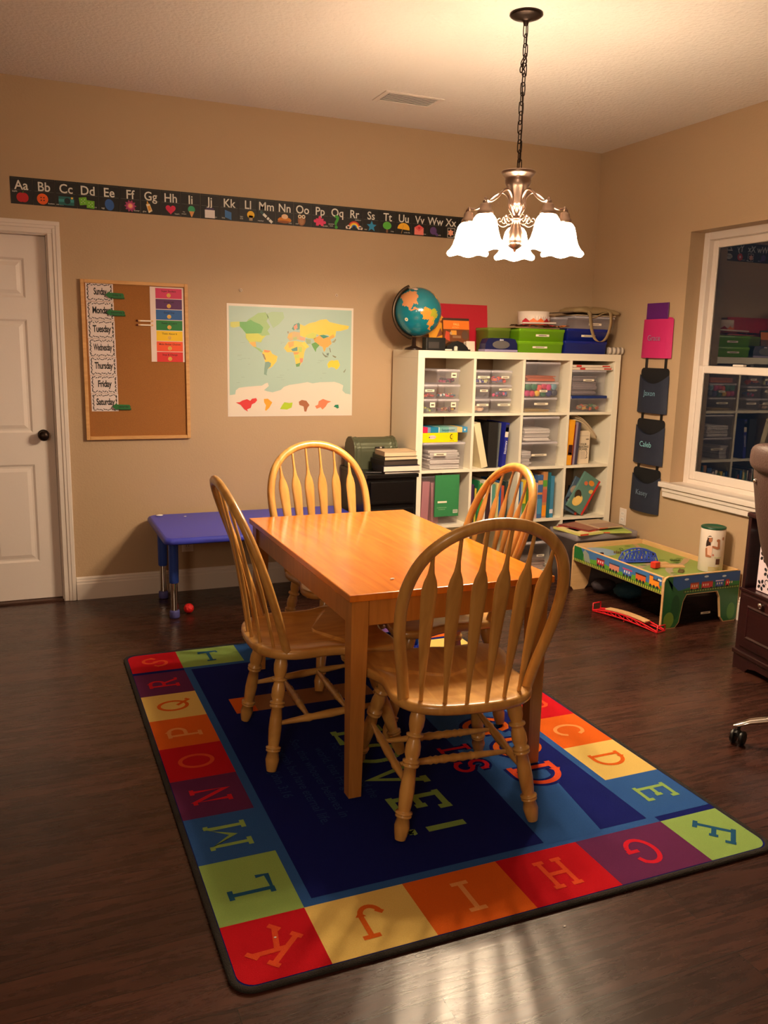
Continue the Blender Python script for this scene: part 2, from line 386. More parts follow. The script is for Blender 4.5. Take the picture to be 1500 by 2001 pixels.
# window: local coordinates x = depth outward (+x), y, z in world
b = MB(); FX = XR+0.105
fr = 0.045
b.box(FX, FX+0.06, WY1-fr, WY1, WZ0, WZ1, M_trim, 0.003, 1); b.box(FX, FX+0.06, WY0, WY0+fr, WZ0, WZ1, M_trim, 0.003, 1)
b.box(FX, FX+0.06, WY0+fr, WY1-fr, WZ1-fr, WZ1, M_trim, 0.003, 1); b.box(FX, FX+0.06, WY0+fr, WY1-fr, WZ0, WZ0+0.035, M_trim, 0.003, 1)
win = struct(b.build('window_1'))
zm = 1.40
def sash(y0, y1, z0, z1, x0, w, wb, wt, name):
    b = MB()
    b.box(x0, x0+0.025, y0, y0+w, z0, z1, M_trim, 0.004, 1); b.box(x0, x0+0.025, y1-w, y1, z0, z1, M_trim, 0.004, 1)
    b.box(x0, x0+0.025, y0+w, y1-w, z0, z0+wb, M_trim, 0.004, 1); b.box(x0, x0+0.025, y0+w, y1-w, z1-wt, z1, M_trim, 0.004, 1)
    s = b.build(name, win)
    b = MB(); b.box(x0+0.010, x0+0.014, y0+w, y1-w, z0+wb, z1-wt, M_winglass); b.build('pane', s)
M_winglass = mat('window_glass', (255, 255, 255), 0.0, trans=1.0, ior=1.62)
sash(WY0+fr, WY1-fr, WZ0+0.035, zm+0.03, FX+0.006, 0.042, 0.055, 0.045, 'sash')
sash(WY0+fr, WY1-fr, zm-0.012, WZ1-fr, FX+0.033, 0.042, 0.04, 0.045, 'sash')
b = MB(); b.box(FX+0.002, FX+0.03, 3.78, 3.86, zm+0.031, zm+0.043, M_trim, 0.003); b.build('sash_lock', win)
b = MB(); b.box(XR-0.045, XR, WY0-0.06, WY1+0.055, WZ0-0.022, WZ0+0.010, M_trim, 0.004); b.box(XR-0.01, FX-0.001, WY0+.002, WY1-.002, WZ0+.0005, WZ0+0.010, M_trim)
b.box(XR-0.024, XR, WY0-0.04, WY1+0.035, WZ0-0.085, WZ0-0.022, M_trim, 0.004, 1); b.box(XR-0.032, XR, WY0-0.04, WY1+0.035, WZ0-0.05, WZ0-0.022, M_trim, 0.005, 1)
b.build('window_sill', win)

# ------------------------------------------------------------------ chandelier
LX, LY = 1.962, 3.25
lamp = thing('chandelier', 'nickel chandelier with five glowing bell shades hanging on a chain', 'chandelier', (LX, LY, ZC))
b = MB(); b.lathe([(0.001, 0.0), (0.066, 0.0), (0.068, -0.006), (0.06, -0.012), (0.04, -0.019), (0.02, -0.024), (0.012, -0.03), (0.009, -0.044), (0.001, -0.046)][::-1], M_bronze, seg=32); o = b.build('ceiling_canopy', lamp); o['label'] = 'dark bronze ceiling canopy'
zc0, zc1 = -0.044, -0.598
nl = 15; pitch = (zc0-zc1)/nl
for i in range(nl):
    z = zc0-pitch*(i+0.5); hl = pitch*0.5+0.0075; hw = 0.0100; path = []
    for k in range(14):
        a = 2*pi*k/14; zz = (hl-hw)*(1 if sin(a) >= 0 else -1)+hw*sin(a)
        if abs(sin(a)) < 1e-6: zz = 0
        path.append((hw*cos(a), 0, zz))
    if i % 2: path = [(0, p[0], p[2]) for p in path]
    b = MB(); b.tube(path, 0.0024, M_bronze, 6, closed=True); b.build('chain_link', lamp, (0.004*sin(i*0.5), 0, z))
b = MB(); b.tube(catmull([(0.002, 0, zc0), (0.006, 0.004, -0.14), (-0.014, 0.0, -0.19), (0.01, 0.006, -0.215), (-0.006, -0.004, -0.25), (0.005, 0, -0.4), (0, 0, zc1)], 6), 0.0024, M_bronze, 6)
b.tube(catmull([(0.01, 0, -0.16), (-0.016, 0.0, -0.205), (-0.010, 0, -0.222), (0.012, 0, -0.18), (0.004, 0, -0.155)], 5), 0.0026, M_bronze, 6)
b.build('power_cord', lamp)
b = MB(); Z = lambda v: v-ZC
b.lathe([(0.001, Z(2.236)), (0.012, Z(2.236)), (0.03, Z(2.226)), (0.068, Z(2.228)), (0.072, Z(2.224)), (0.066, Z(2.214)), (0.056, Z(2.203)), (0.053, Z(2.193)), (0.055, Z(2.189)), (0.053, Z(2.185)), (0.054, Z(2.181)), (0.046, Z(2.165)), (0.039, Z(2.145)), (0.034, Z(2.125)), (0.031, Z(2.10)), (0.029, Z(2.088)), (0.016, Z(2.084)), (0.0145, Z(2.06)), (0.0145, Z(2.045)), (0.024, Z(2.042)), (0.029, Z(2.037)), (0.024, Z(2.032)), (0.018, Z(2.028)), (0.02, Z(2.01)), (0.029, Z(1.985)), (0.035, Z(1.962)), (0.036, Z(1.948)), (0.032, Z(1.944))][::-1], M_nickel, seg=28)
b.build('column', lamp)
b = MB(); b.lathe([(0.001, Z(1.944)), (0.034, Z(1.942)), (0.035, Z(1.937)), (0.028, Z(1.925)), (0.015, Z(1.916)), (0.007, Z(1.912)), (0.006, Z(1.906)), (0.001, Z(1.902))][::-1], M_nickel, seg=24); b.build('finial', lamp)
AZ0 = atan2(3.25, 1.962)
for i in range(5):
    az = AZ0+i*2*pi/5; rz = az
    b = MB()
    b.tube(catmull([(0.014, 0, Z(2.052)), (0.034, 0, Z(2.085)), (0.036, 0, Z(2.12)), (0.062, 0, Z(2.146)), (0.098, 0, Z(2.138)), (0.14, 0, Z(2.105)), (0.18, 0, Z(2.086)), (0.208, 0, Z(2.088)), (0.224, 0, Z(2.08)), (0.213, 0, Z(2.066))], 5), 0.0050, M_nickel, 8)
    b.build('arm', lamp, rot=(0, 0, rz))
    b = MB()
    sp = [(0.03+0.0, 0, Z(2.04))]
    sp = [(0.024, 0, Z(2.04)), (0.04, 0, Z(2.052)), (0.058, 0, Z(2.046)), (0.062, 0, Z(2.03)), (0.052, 0, Z(2.022)), (0.044, 0, Z(2.032)), (0.052, 0, Z(2.038))]
    b.tube(catmull(sp, 5), 0.0026, M_nickel, 6)
    b.tube(catmull([(0.03, 0, Z(2.02)), (0.055, 0, Z(2.008)), (0.078, 0, Z(2.02)), (0.083, 0, Z(2.037)), (0.072, 0, Z(2.045)), (0.065, 0, Z(2.034)), (0.074, 0, Z(2.03))], 5), 0.0026, M_nickel, 6)
    b.build('scroll', lamp, rot=(0, 0, rz))
    px, py = 0.213*cos(az), 0.213*sin(az)
    b = MB(); b.lathe([(0.001, Z(2.098)), (0.006, Z(2.095)), (0.008, Z(2.088)), (0.005, Z(2.081)), (0.007, Z(2.076)), (0.017, Z(2.073)), (0.022, Z(2.066)), (0.024, Z(2.05)), (0.030, Z(2.046)), (0.033, Z(2.036)), (0.033, Z(2.028)), (0.001, Z(2.028))][::-1], M_nickel, seg=20); b.build('socket', lamp, (px, py, 0))
    b = MB(); S = 30; prof = [(0.026, 2.030), (0.036, 2.026), (0.046, 2.012), (0.052, 1.99), (0.057, 1.965), (0.065, 1.94), (0.077, 1.92), (0.089, 1.908), (0.093, 1.900)]
    rings = []
    for j, (r, z) in enumerate(prof):
        w = max(0, (j-5)/3.0)
        rings.append([((r+0.0025*w*cos(6*a))*cos(a), (r+0.0025*w*cos(6*a))*sin(a), Z(z)-0.005*w*cos(6*a)) for a in [2*pi*k/S for k in range(S)]])
    inner = [[(p[0]*0.955, p[1]*0.955, p[2]-0.0005) for p in r] for r in rings[::-1]]
    b.rings(rings+inner, M_glassshade, True, False); b.build('lamp_shade', lamp, (px, py, 0))
    b = MB(); b.sphere((0, 0, Z(1.955)), 0.024, mat('lit_bulb', (255, 240, 220), 0.4, emit=18.0), s=(1, 1, 1.3)); b.lathe([(0.012, Z(1.975)), (0.013, Z(2.03))], M_nickel, seg=10); b.build('light_bulb', lamp, (px, py, 0))
    pl = bpy.data.lights.new('bulb_light', 'POINT'); pl.energy = BULB_W; pl.color = LAMP_COL; pl.shadow_soft_size = 0.028
    po = bpy.data.objects.new('bulb_light', pl); po.location = (px, py, Z(1.912)); po.parent = lamp; COL.objects.link(po)

# ------------------------------------------------------------------ rug
RX0, RX1, RY0, RY1 = 0.378, 2.072, 1.700, 4.045
rug = thing('alphabet_rug', 'blue classroom rug with a coloured alphabet border under the dining table', 'rug', (0, 0, 0))
Lx0, Lx1, Ly0, Ly1 = 0.397, 2.052, 1.720, 4.024
b = MB(); b.prism(rrect(RX0+0.01, RX1-0.01, RY0+0.01, RY1-0.01, 0.05), RG['navy'], 0.0005, 0.009)
cw = (Lx1-Lx0)/6.0; ch = (Ly1-Ly0)/9.0; zt = 0.0096
ix0, ix1, iy0, iy1 = Lx0+0.228, Lx1-0.228, Ly0+0.228, Ly1-0.228
b.rect(ix0, ix1, iy0, iy1, RG['mid'], zt)
b.rect(ix0+0.03, ix1-0.03, iy0+0.03, iy1-0.03, RG['navy'], zt+0.0004)
# stroke letters with slab serifs
def arc(cx, cy, rx, ry, a0, a1, n=12): return [(cx+rx*cos(radians(a0+(a1-a0)*k/n)), cy+ry*sin(radians(a0+(a1-a0)*k/n))) for k in range(n+1)]
LET = {
 'A': [[(.1, 0), (.5, 1), (.9, 0)], [(.25, .38), (.75, .38)], [(0, 0), (.22, 0)], [(.78, 0), (1, 0)]],
 'B': [[(.2, 0), (.2, 1)], [(.05, 1), (.5, 1)]+arc(.5, .76, .25, .24, 90, -90)+[(.2, .52)], [(.5, .52)]+arc(.5, .26, .3, .26, 90, -90)+[(.05, 0)]],
 'C': [arc(.5, .5, .42, .5, 45, 315, 18), [(.72, .95), (.86, .72)], [(.72, .04), (.86, .26)]],
 'D': [[(.2, 0), (.2, 1)], [(.05, 1), (.4, 1)]+arc(.4, .5, .5, .5, 90, -90, 16)+[(.05, 0)]],
 'E': [[(.2, 0), (.2, 1)], [(.05, 1), (.85, 1)], [(.05, 0), (.85, 0)], [(.2, .5), (.65, .5)], [(.85, 1.08), (.85, .82)], [(.85, -.08), (.85, .18)], [(.65, .62), (.65, .38)]],
 'F': [[(.2, 0), (.2, 1)], [(.02, 0), (.42, 0)], [(.05, 1), (.85, 1)], [(.2, .5), (.65, .5)], [(.85, 1.08), (.85, .8)], [(.65, .62), (.65, .38)]],
 'G': [arc(.5, .5, .42, .5, 45, 330, 18), [(.88, .25), (.88, .45)], [(.6, .45), (1, .45)], [(.74, .95), (.84, .72)]],
 'H': [[(.2, 0), (.2, 1)], [(.8, 0), (.8, 1)], [(.2, .5), (.8, .5)], [(.05, 1), (.38, 1)], [(.62, 1), (.95, 1)], [(.05, 0), (.38, 0)], [(.62, 0), (.95, 0)]],
 'I': [[(.5, 0), (.5, 1)], [(.25, 1), (.75, 1)], [(.25, 0), (.75, 0)]],
 'J': [[(.65, 1), (.65, .3)]+arc(.38, .3, .27, .3, 0, -170, 10), [(.42, 1), (.88, 1)], [(.05, .3), (.2, .16)]],
 'K': [[(.2, 0), (.2, 1)], [(.2, .42), (.8, 1)], [(.38, .58), (.82, 0)], [(.04, 1), (.36, 1)], [(.04, 0), (.36, 0)], [(.62, 1), (.96, 1)], [(.66, 0), (1, 0)]],
 'L': [[(.25, 1), (.25, 0), (.85, 0), (.85, .28)], [(.06, 1), (.46, 1)], [(.06, 0), (.3, 0)]],
 'M': [[(.12, 0), (.12, 1), (.5, .35), (.88, 1), (.88, 0)], [(-.04, 0), (.28, 0)], [(.72, 0), (1.04, 0)], [(-.02, 1), (.14, 1)], [(.86, 1), (1.02, 1)]],
 'N': [[(.18, 0), (.18, 1), (.82, 0), (.82, 1)], [(.02, 0), (.34, 0)], [(.66, 1), (.98, 1)], [(.02, 1), (.2, 1)]],
 'O': [arc(.5, .5, .44, .5, 0, 360, 24)],
 'P': [[(.2, 0), (.2, 1)], [(.05, 1), (.5, 1)]+arc(.5, .73, .3, .27, 90, -90)+[(.2, .46)], [(.02, 0), (.42, 0)]],
 'Q': [arc(.5, .5, .44, .5, 0, 360, 24), [(.5, .35), (.75, .1), (.95, -.12), (1.05, 0)]],
 'R': [[(.2, 0), (.2, 1)], [(.05, 1), (.5, 1)]+arc(.5, .75, .26, .25, 90, -90)+[(.2, .5)], [(.5, .5), (.8, 0), (.98, 0)], [(.02, 0), (.38, 0)]],
 'S': [arc(.5, .74, .3, .26, 20, 270, 12)+arc(.5, .25, .32, .25, 90, -160, 12), [(.78, .95), (.8, .7)], [(.2, .05), (.18, .3)]],
 'T': [[(.5, 0), (.5, 1)], [(.1, .84), (.1, 1), (.9, 1), (.9, .84)], [(.3, 0), (.7, 0)]],
 'U': [[(.2, 1), (.2, .35)]+arc(.5, .35, .3, .35, 180, 360, 12)+[(.8, 1)], [(.05, 1), (.36, 1)], [(.64, 1), (.95, 1)]],
 'V': [[(.1, 1), (.5, 0), (.9, 1)], [(-.03, 1), (.27, 1)], [(.73, 1), (1.03, 1)]],
 'W': [[(.05, 1), (.28, 0), (.5, .65), (.72, 0), (.95, 1)], [(-.06, 1), (.18, 1)], [(.82, 1), (1.06, 1)]],
 'X': [[(.12, 0), (.88, 1)], [(.12, 1), (.88, 0)], [(0, 0), (.28, 0)], [(.72, 0), (1, 0)], [(0, 1), (.28, 1)], [(.72, 1), (1, 1)]],
 'Y': [[(.5, 0), (.5, .45), (.12, 1)], [(.5, .45), (.88, 1)], [(.32, 0), (.68, 0)], [(0, 1), (.26, 1)], [(.74, 1), (1, 1)]],
 'Z': [[(.15, .8), (.15, 1), (.85, 1), (.15, 0), (.85, 0), (.85, .2)]],
 '!': [[(.5, .34), (.5, 1.0)], arc(.5, .06, .03, .03, 0, 300, 5)]}
def letter(b, ch_, cx, cy, up, h, w, m, z, sw=0.13):
    ux, uy = up; n = sqrt(ux*ux+uy*uy); ux /= n; uy /= n; rx, ry = uy, -ux
    for s_i, st in enumerate(LET[ch_]):
        pts = [(cx+(p[0]-.5)*w*rx+(p[1]-.5)*h*ux, cy+(p[0]-.5)*w*ry+(p[1]-.5)*h*uy) for p in st]
        b.ribbon(pts, sw*h, m, z+0.00006*s_i)
cells = {}
ring = []   # (x0,x1,y0,y1,up)
for j in range(5, -1, -1): ring.append((5, j))     # A..F right column bottom part
for i in range(4, -1, -1): ring.append((i, 0))     # G..K bottom
for j in range(1, 9): ring.append((0, j))          # L..S
for i in range(1, 6): ring.append((i, 8))          # T..X
ring += [(5, 7), (5, 6)]
colr = dict(A='purple', B='red', C='orange', D='yellow', E='mid', F='green', G='purple', H='red', I='orange', J='yellow', K='red', L='green', M='mid', N='purple', O='red', P='orange', Q='yellow', R='purple', S='red', T='green', U='mid', V='purple', W='red', X='orange', Y='yellow', Z='mid')
lcol = dict(purple='lred', red='coral', orange='tan', yellow='orange', mid='green', green='lblue')
xe = [Lx0, Lx0+0.236, Lx0+0.515, Lx0+0.815, Lx0+1.098, Lx0+1.405, Lx1]; ye = [Ly0+ch*k for k in range(10)]
for n_, (i, j) in enumerate(ring):
    L_ = 'ABCDEFGHIJKLMNOPQRSTUVWXYZ'[n_]
    x0, x1 = (Lx0, ix0) if i == 0 else ((ix1, Lx1) if i == 5 else (xe[i], xe[i+1]))
    y0, y1 = (Ly0, iy0) if j == 0 else ((iy1, Ly1) if j == 8 else (max(ye[j], iy0), min(ye[j+1], iy1)))
    if i == 0 and j == 1: y0 = iy0
    if j in (0, 8) and i == 1: x0 = ix0
    if j in (0, 8) and i == 4: x1 = ix1
    m = RG[colr[L_]]; sx_ = -1 if i == 0 else (1 if i == 5 else 0); sy_ = -1 if j == 0 else (1 if j == 8 else 0)
    if sx_ and sy_:
        cxr = Lx0+0.045 if sx_ < 0 else Lx1-0.045; cyr = Ly0+0.045 if sy_ < 0 else Ly1-0.045
        P_ = [(x0, y0), (x1, y0), (x1, y1), (x0, y1)]; ci = {(-1, -1): 0, (1, -1): 1, (1, 1): 2, (-1, 1): 3}[(sx_, sy_)]
        a0 = {0: 180, 1: 270, 2: 0, 3: 90}[ci]
        P_[ci:ci+1] = arc(cxr, cyr, .045, .045, a0, a0+90, 6)
        b.poly(P_, m, zt)
    else: b.rect(x0, x1, y0, y1, m, zt)
    up = (sx_, sy_) if (sx_ or sy_) else (0, -1)
    letter(b, L_, (x0+x1)/2, (y0+y1)/2, up, 0.115, 0.105 if L_ not in 'MW' else 0.13, RG[lcol[colr[L_]]], zt+0.0006)
# light blue beam, words and verse
z1 = zt+0.0007
b.poly([(1.40, iy0+0.02), (1.61, iy0+0.02), (1.66, 2.30), (1.74, 2.9), (1.78, 3.6), (1.45, 3.6), (1.45, 2.9), (1.43, 2.43)], RG['mid'], z1)
for s_, cx, cy, h, w, c in (('G', 1.64, 2.76, .17, .15, 'orange'), ('O', 1.665, 2.56, .17, .15, 'orange'), ('D', 1.625, 2.355, .16, .155, 'coral'),
                            ('I', 1.43, 2.63, .11, .09, 'lred'), ('S', 1.43, 2.49, .12, .10, 'lred'),
                            ('L', 1.14, 2.86, .18, .14, 'green'), ('O', 1.14, 2.70, .18, .14, 'green'), ('V', 1.14, 2.52, .18, .15, 'green'), ('E', 1.14, 2.325, .17, .13, 'green'), ('!', 1.13, 2.17, .20, .13, 'green')):
    if c in ('orange', 'coral', 'lred'): letter(b, s_, cx, cy, (1, 0), h, w, RG['navy'], z1+0.0003, 0.3)
    letter(b, s_, cx, cy, (1, 0), h, w, RG[c], z1+0.0009, 0.14)
lines = ['For God so loved the', 'world, that He gave', 'Son, that whoever believes in', 'not perish but have eternal life.', 'John 3:16']
for k, s_ in enumerate(lines):
    b.text(s_, 1.005-0.068*k, 2.62 if k < 4 else 2.60, 0.036, RG['verse'], z1, rot=-pi/2, sx=0.95)
b.rect(0.74, 0.83, 3.215, 3.37, RG['orange'], z1); b.rect(0.83, 1.35, 3.215, 3.37, RG['brownp'], z1)
b.build('rug_pile', rug)
b = MB(); path = [(p[0], p[1], 0.0062) for p in rrect(RX0+0.009, RX1-0.009, RY0+0.009, RY1-0.009, 0.05, 6)]
b.tube(path, 0.0098, M_rugbind, 8, closed=True, flat=0.6, up=(0, 0, 1)); o = b.build('rug_binding', rug); o['label'] = 'dark charcoal edge binding'

# ------------------------------------------------------------------ dining table
TX0, TX1, TY0, TY1, TH = 0.918, 1.684, 2.410, 3.708, 0.720
RUGZ = 0.0125
dt = thing('dining_table', 'rectangular amber wood dining table standing on the alphabet rug', 'table', ((TX0+TX1)/2, (TY0+TY1)/2, RUGZ))
hx, hy = (TX1-TX0)/2, (TY1-TY0)/2; H_ = TH-RUGZ
b = MB(); b.box(-hx, hx, -hy, hy, H_-0.024, H_, M_table, 0.003); b.build('tabletop', dt)
for sx in (-1, 1):
    for sy in (-1, 1):
        b = MB(); cx, cy = sx*(hx-0.042), sy*(hy-0.045)
        R_ = []
        for z, w in ((0, 0.022), (H_-0.12, 0.029), (H_-0.0245, 0.029)):
            ox, oy = cx+sx*(0.029-w), cy+sy*(0.029-w)
            R_.append([(ox-w, oy-w, z), (ox+w, oy-w, z), (ox+w, oy+w, z), (ox-w, oy+w, z)])
        b.rings(R_, M_tableleg, False); b.build('leg', dt)
for nm, a in (('apron', 0), ('apron', 1)):
    for s in (-1, 1):
        b = MB()
        if a == 0: b.box(-hx+0.075, hx-0.075, s*(hy-0.025), s*(hy-0.045), H_-0.115, H_-0.0245, M_tableleg, 0.002, 1)
        else: b.box(s*(hx-0.022), s*(hx-0.042), -hy+0.078, hy-0.078, H_-0.115, H_-0.0245, M_tableleg, 0.002, 1)
        b.build('apron', dt)

# ------------------------------------------------------------------ arrow back chair
def make_chair():
    t = thing('dining_chair', '', 'chair', (0, 0, RUGZ))
    zs = 0.452-RUGZ
    half = [(0, -.290), (.10, -.283), (.17, -.256), (.215, -.205), (.232, -.14), (.228, -.07), (.228, -.01), (.242, .04), (.264, .09), (.272, .14), (.262, .19), (.23, .216), (.17, .222), (.09, .212), (0, .226)]
    pts = half+[(-x, y) for x, y in half[-2:0:-1]]
    out = catmull([(x, y, 0) for x, y in pts], 3, True)
    cx, cy = 0, -0.04
    def ring(s, z, dish=False): return [(cx+(p.x-cx)*s, cy+(p.y-cy)*s, z) for p in out]
    b = MB()
    R_ = [ring(.3, zs-.036), ring(.9, zs-.036), ring(.965, zs-.033), ring(.993, zs-.026), ring(1.0, zs-.016), ring(.995, zs-.006), ring(.98, zs-.001), ring(.95, zs), ring(.86, zs-.0005)]
    R_ += [[(cx+(p.x-cx)*s, cy+(p.y-cy)*s, zs-d*(1.0 if p.y < .1 else .25)) for p in out] for s, d in ((.80, .004), (.7, .008), (.5, .011), (.25, .012), (.05, .012))]
    b.rings(R_, M_chair, True); b.build('seat', t)
    # hoop in a plane leaning back
    lean = 0.345; yb0 = -0.185
    def hp(x, h): return Vector((x, yb0-h*lean*(0.75+0.25*h/0.6), zs-0.004+h*0.985))
    hpts = [(-.203, -0.01), (-.218, .088), (-.237, .185), (-.249, .282), (-.245, .379), (-.216, .466), (-.161, .529), (-.086, .568), (0, .581)]
    hpts = hpts+[(-x, h) for x, h in hpts[-2::-1]]
    path = catmull([hp(x, h) for x, h in hpts], 5)
    b = MB(); N = len(path); rr = [0.0185]*N
    b.tube(path, rr, M_chair, 10, flat=0.82, up=(0, 1, 0.3)); b.build('hoop_back', t)
    for k in range(6):
        u = (k-2.5); x0 = u*0.064; y0 = -0.272+abs(u)**2*0.0085
        xt = u*0.0735
        # top height on hoop
        best = min(path, key=lambda p: abs(p.x-xt)+(10 if p.z < zs+.3 else 0)); pt = Vector((xt, best.y+0.002, best.z-0.004))
        p0 = Vector((x0, y0, zs-0.012)); d = pt-p0; L = d.length
        sh = 0.395/L*1.0
        prof = [(0, .0065, .0065), (.06, .0065, .0062), (.14, .0085, .006), (.28, .0145, .0055), (.45, .0205, .0052), (sh*.93, .0258, .005), (sh, .0258, .005), (sh+.028/L, .0205, .005), (sh+.055/L, .0105, .0055), (sh+.085/L, .0065, .0058), (1, .0052, .0052)]
        b = MB(); R_ = []
        for tt, w, th in prof:
            c = p0+d*tt; c.y += 0.012*sin(pi*tt)      # slight bow
            n = 8 if True else 4
            R_.append([c+Vector((w*cos(a)*(1 if abs(cos(a)) > .9 else 1.0), th*sin(a), 0)) for a in [2*pi*q/8+pi/8 for q in range(8)]])
        b.rings(R_, M_chair, True); b.build('spindle', t)
    legprof = [(r_*1.14, z_) for r_, z_ in [(.013, 0), (.017, .03), (.0215, .09), (.0205, .15), (.0160, .195), (.0155, .205), (.0235, .212), (.0235, .226), (.0155, .233), (.0165, .25), (.0210, .30), (.0210, .36), (.0160, .40), (.0235, .408), (.0235, .422), (.0160, .43), (.0235, .438), (.0225, .452), (.0160, .46), (.019, .55), (.0205, .64), (.0185, .735), (.0165, .78), (.0165, .789), (.0235, .793), (.0235, .806), (.017, .811), (.0225, .816), (.0225, .828), (.017, .834), (.0215, .90), (.0185, .955), (.0155, .99), (.0145, 1)]]
    tops = {}; feet = {}
    for sx in (-1, 1):
        for sy in (-1, 1):
            p0 = Vector((sx*.155, -.19 if sy < 0 else .12, zs-.03)); p1 = Vector((sx*(.222 if sy < 0 else .238), -.245 if sy < 0 else .24, .0044))
            tops[sx, sy] = p0; feet[sx, sy] = p1
            b = MB(); b.lathe(legprof, M_chair, p0=p0, p1=p1, seg=14); b.build('leg', t)
    def on_leg(sx, sy, tt): return tops[sx, sy]+(feet[sx, sy]-tops[sx, sy])*tt
    side = {}
    for sx in (-1, 1):
        a, c = on_leg(sx, -1, .60), on_leg(sx, 1, .53); side[sx] = (a, c)
        b = MB(); b.lathe([(.007, 0), (.009, .1), (.0125, .25), (.0155, .3), (.0125, .33), (.0155, .5), (.0125, .67), (.0155, .7), (.0125, .75), (.009, .9), (.007, 1)], M_chair, p0=a, p1=c, seg=10); b.build('stretcher', t)
    for q in (.3, .66):
        a = side[-1][0].lerp(side[-1][1], q); c = side[1][0].lerp(side[1][1], q)
        pr_ = [(.007, 0), (.009, .12), (.012, .28), (.0145, .3), (.011, .32), (.0145, .345), (.0115, .37), (.0148, .42), (.0115, .46), (.0148, .5), (.0115, .54), (.0148, .58), (.0115, .63), (.0145, .655), (.011, .68), (.0145, .7), (.012, .72), (.009, .88), (.007, 1)]
        b = MB(); b.lathe(pr_, M_chair, p0=a, p1=c, seg=10); b.build('cross_stretcher', t)
    return t
ch = make_chair()
chairs = [((1.240, 2.360), radians(-6.5), 'honey wood arrow back chair nearest the camera with its back turned to us'),
          ((0.992, 2.905), radians(-92), 'honey wood arrow back chair seen side on at the left of the table'),
          ((1.335, 3.572), radians(186), 'honey wood arrow back chair at the far end facing us beside the blue table'),
          ((1.478, 2.995), radians(85), 'honey wood arrow back chair at the right side of the table before the bookcase')]
for i, ((x, y), rz, lb) in enumerate(chairs):
    c = ch if i == 0 else copy_tree(ch)
    c.location = (x, y, RUGZ); c.rotation_euler = (0, 0, rz); tag(c, lb, 'chair', 'arrow back chairs around the dining table')

# ------------------------------------------------------------------ wall decorations
def shape_star(cx, cy, r, n=5, q=.45, rot=pi/2): return [(cx+(r if k % 2 == 0 else r*q)*cos(rot+pi*k/n), cy+(r if k % 2 == 0 else r*q)*sin(rot+pi*k/n)) for k in range(2*n)]
def shape_heart(cx, cy, s): return [(cx+s*0.0625*16*sin(a)**3, cy+s*0.0625*(13*cos(a)-5*cos(2*a)-2*cos(3*a)-cos(4*a))) for a in [2*pi*k/24 for k in range(24)]]
banner = thing('alphabet_banner', 'long black alphabet border strip high on the back wall', 'alphabet banner', (0, YB, 2.265))
words = ['apple', 'button', 'camera', 'dice', 'egg', 'flower', 'glue', 'heart', 'ice cream', 'jar', 'kite', 'light bulb', 'marker', 'nest', 'owl', 'puzzle', 'question mark', 'rainbow', 'star', 'tree', 'umbrella', 'valentine', 'whistle', 'x-ray', 'yo-yo', 'zebra']
K_ = C(22, 20, 20, 0.45); Wt = C(225, 222, 214)
PW = 0.1107
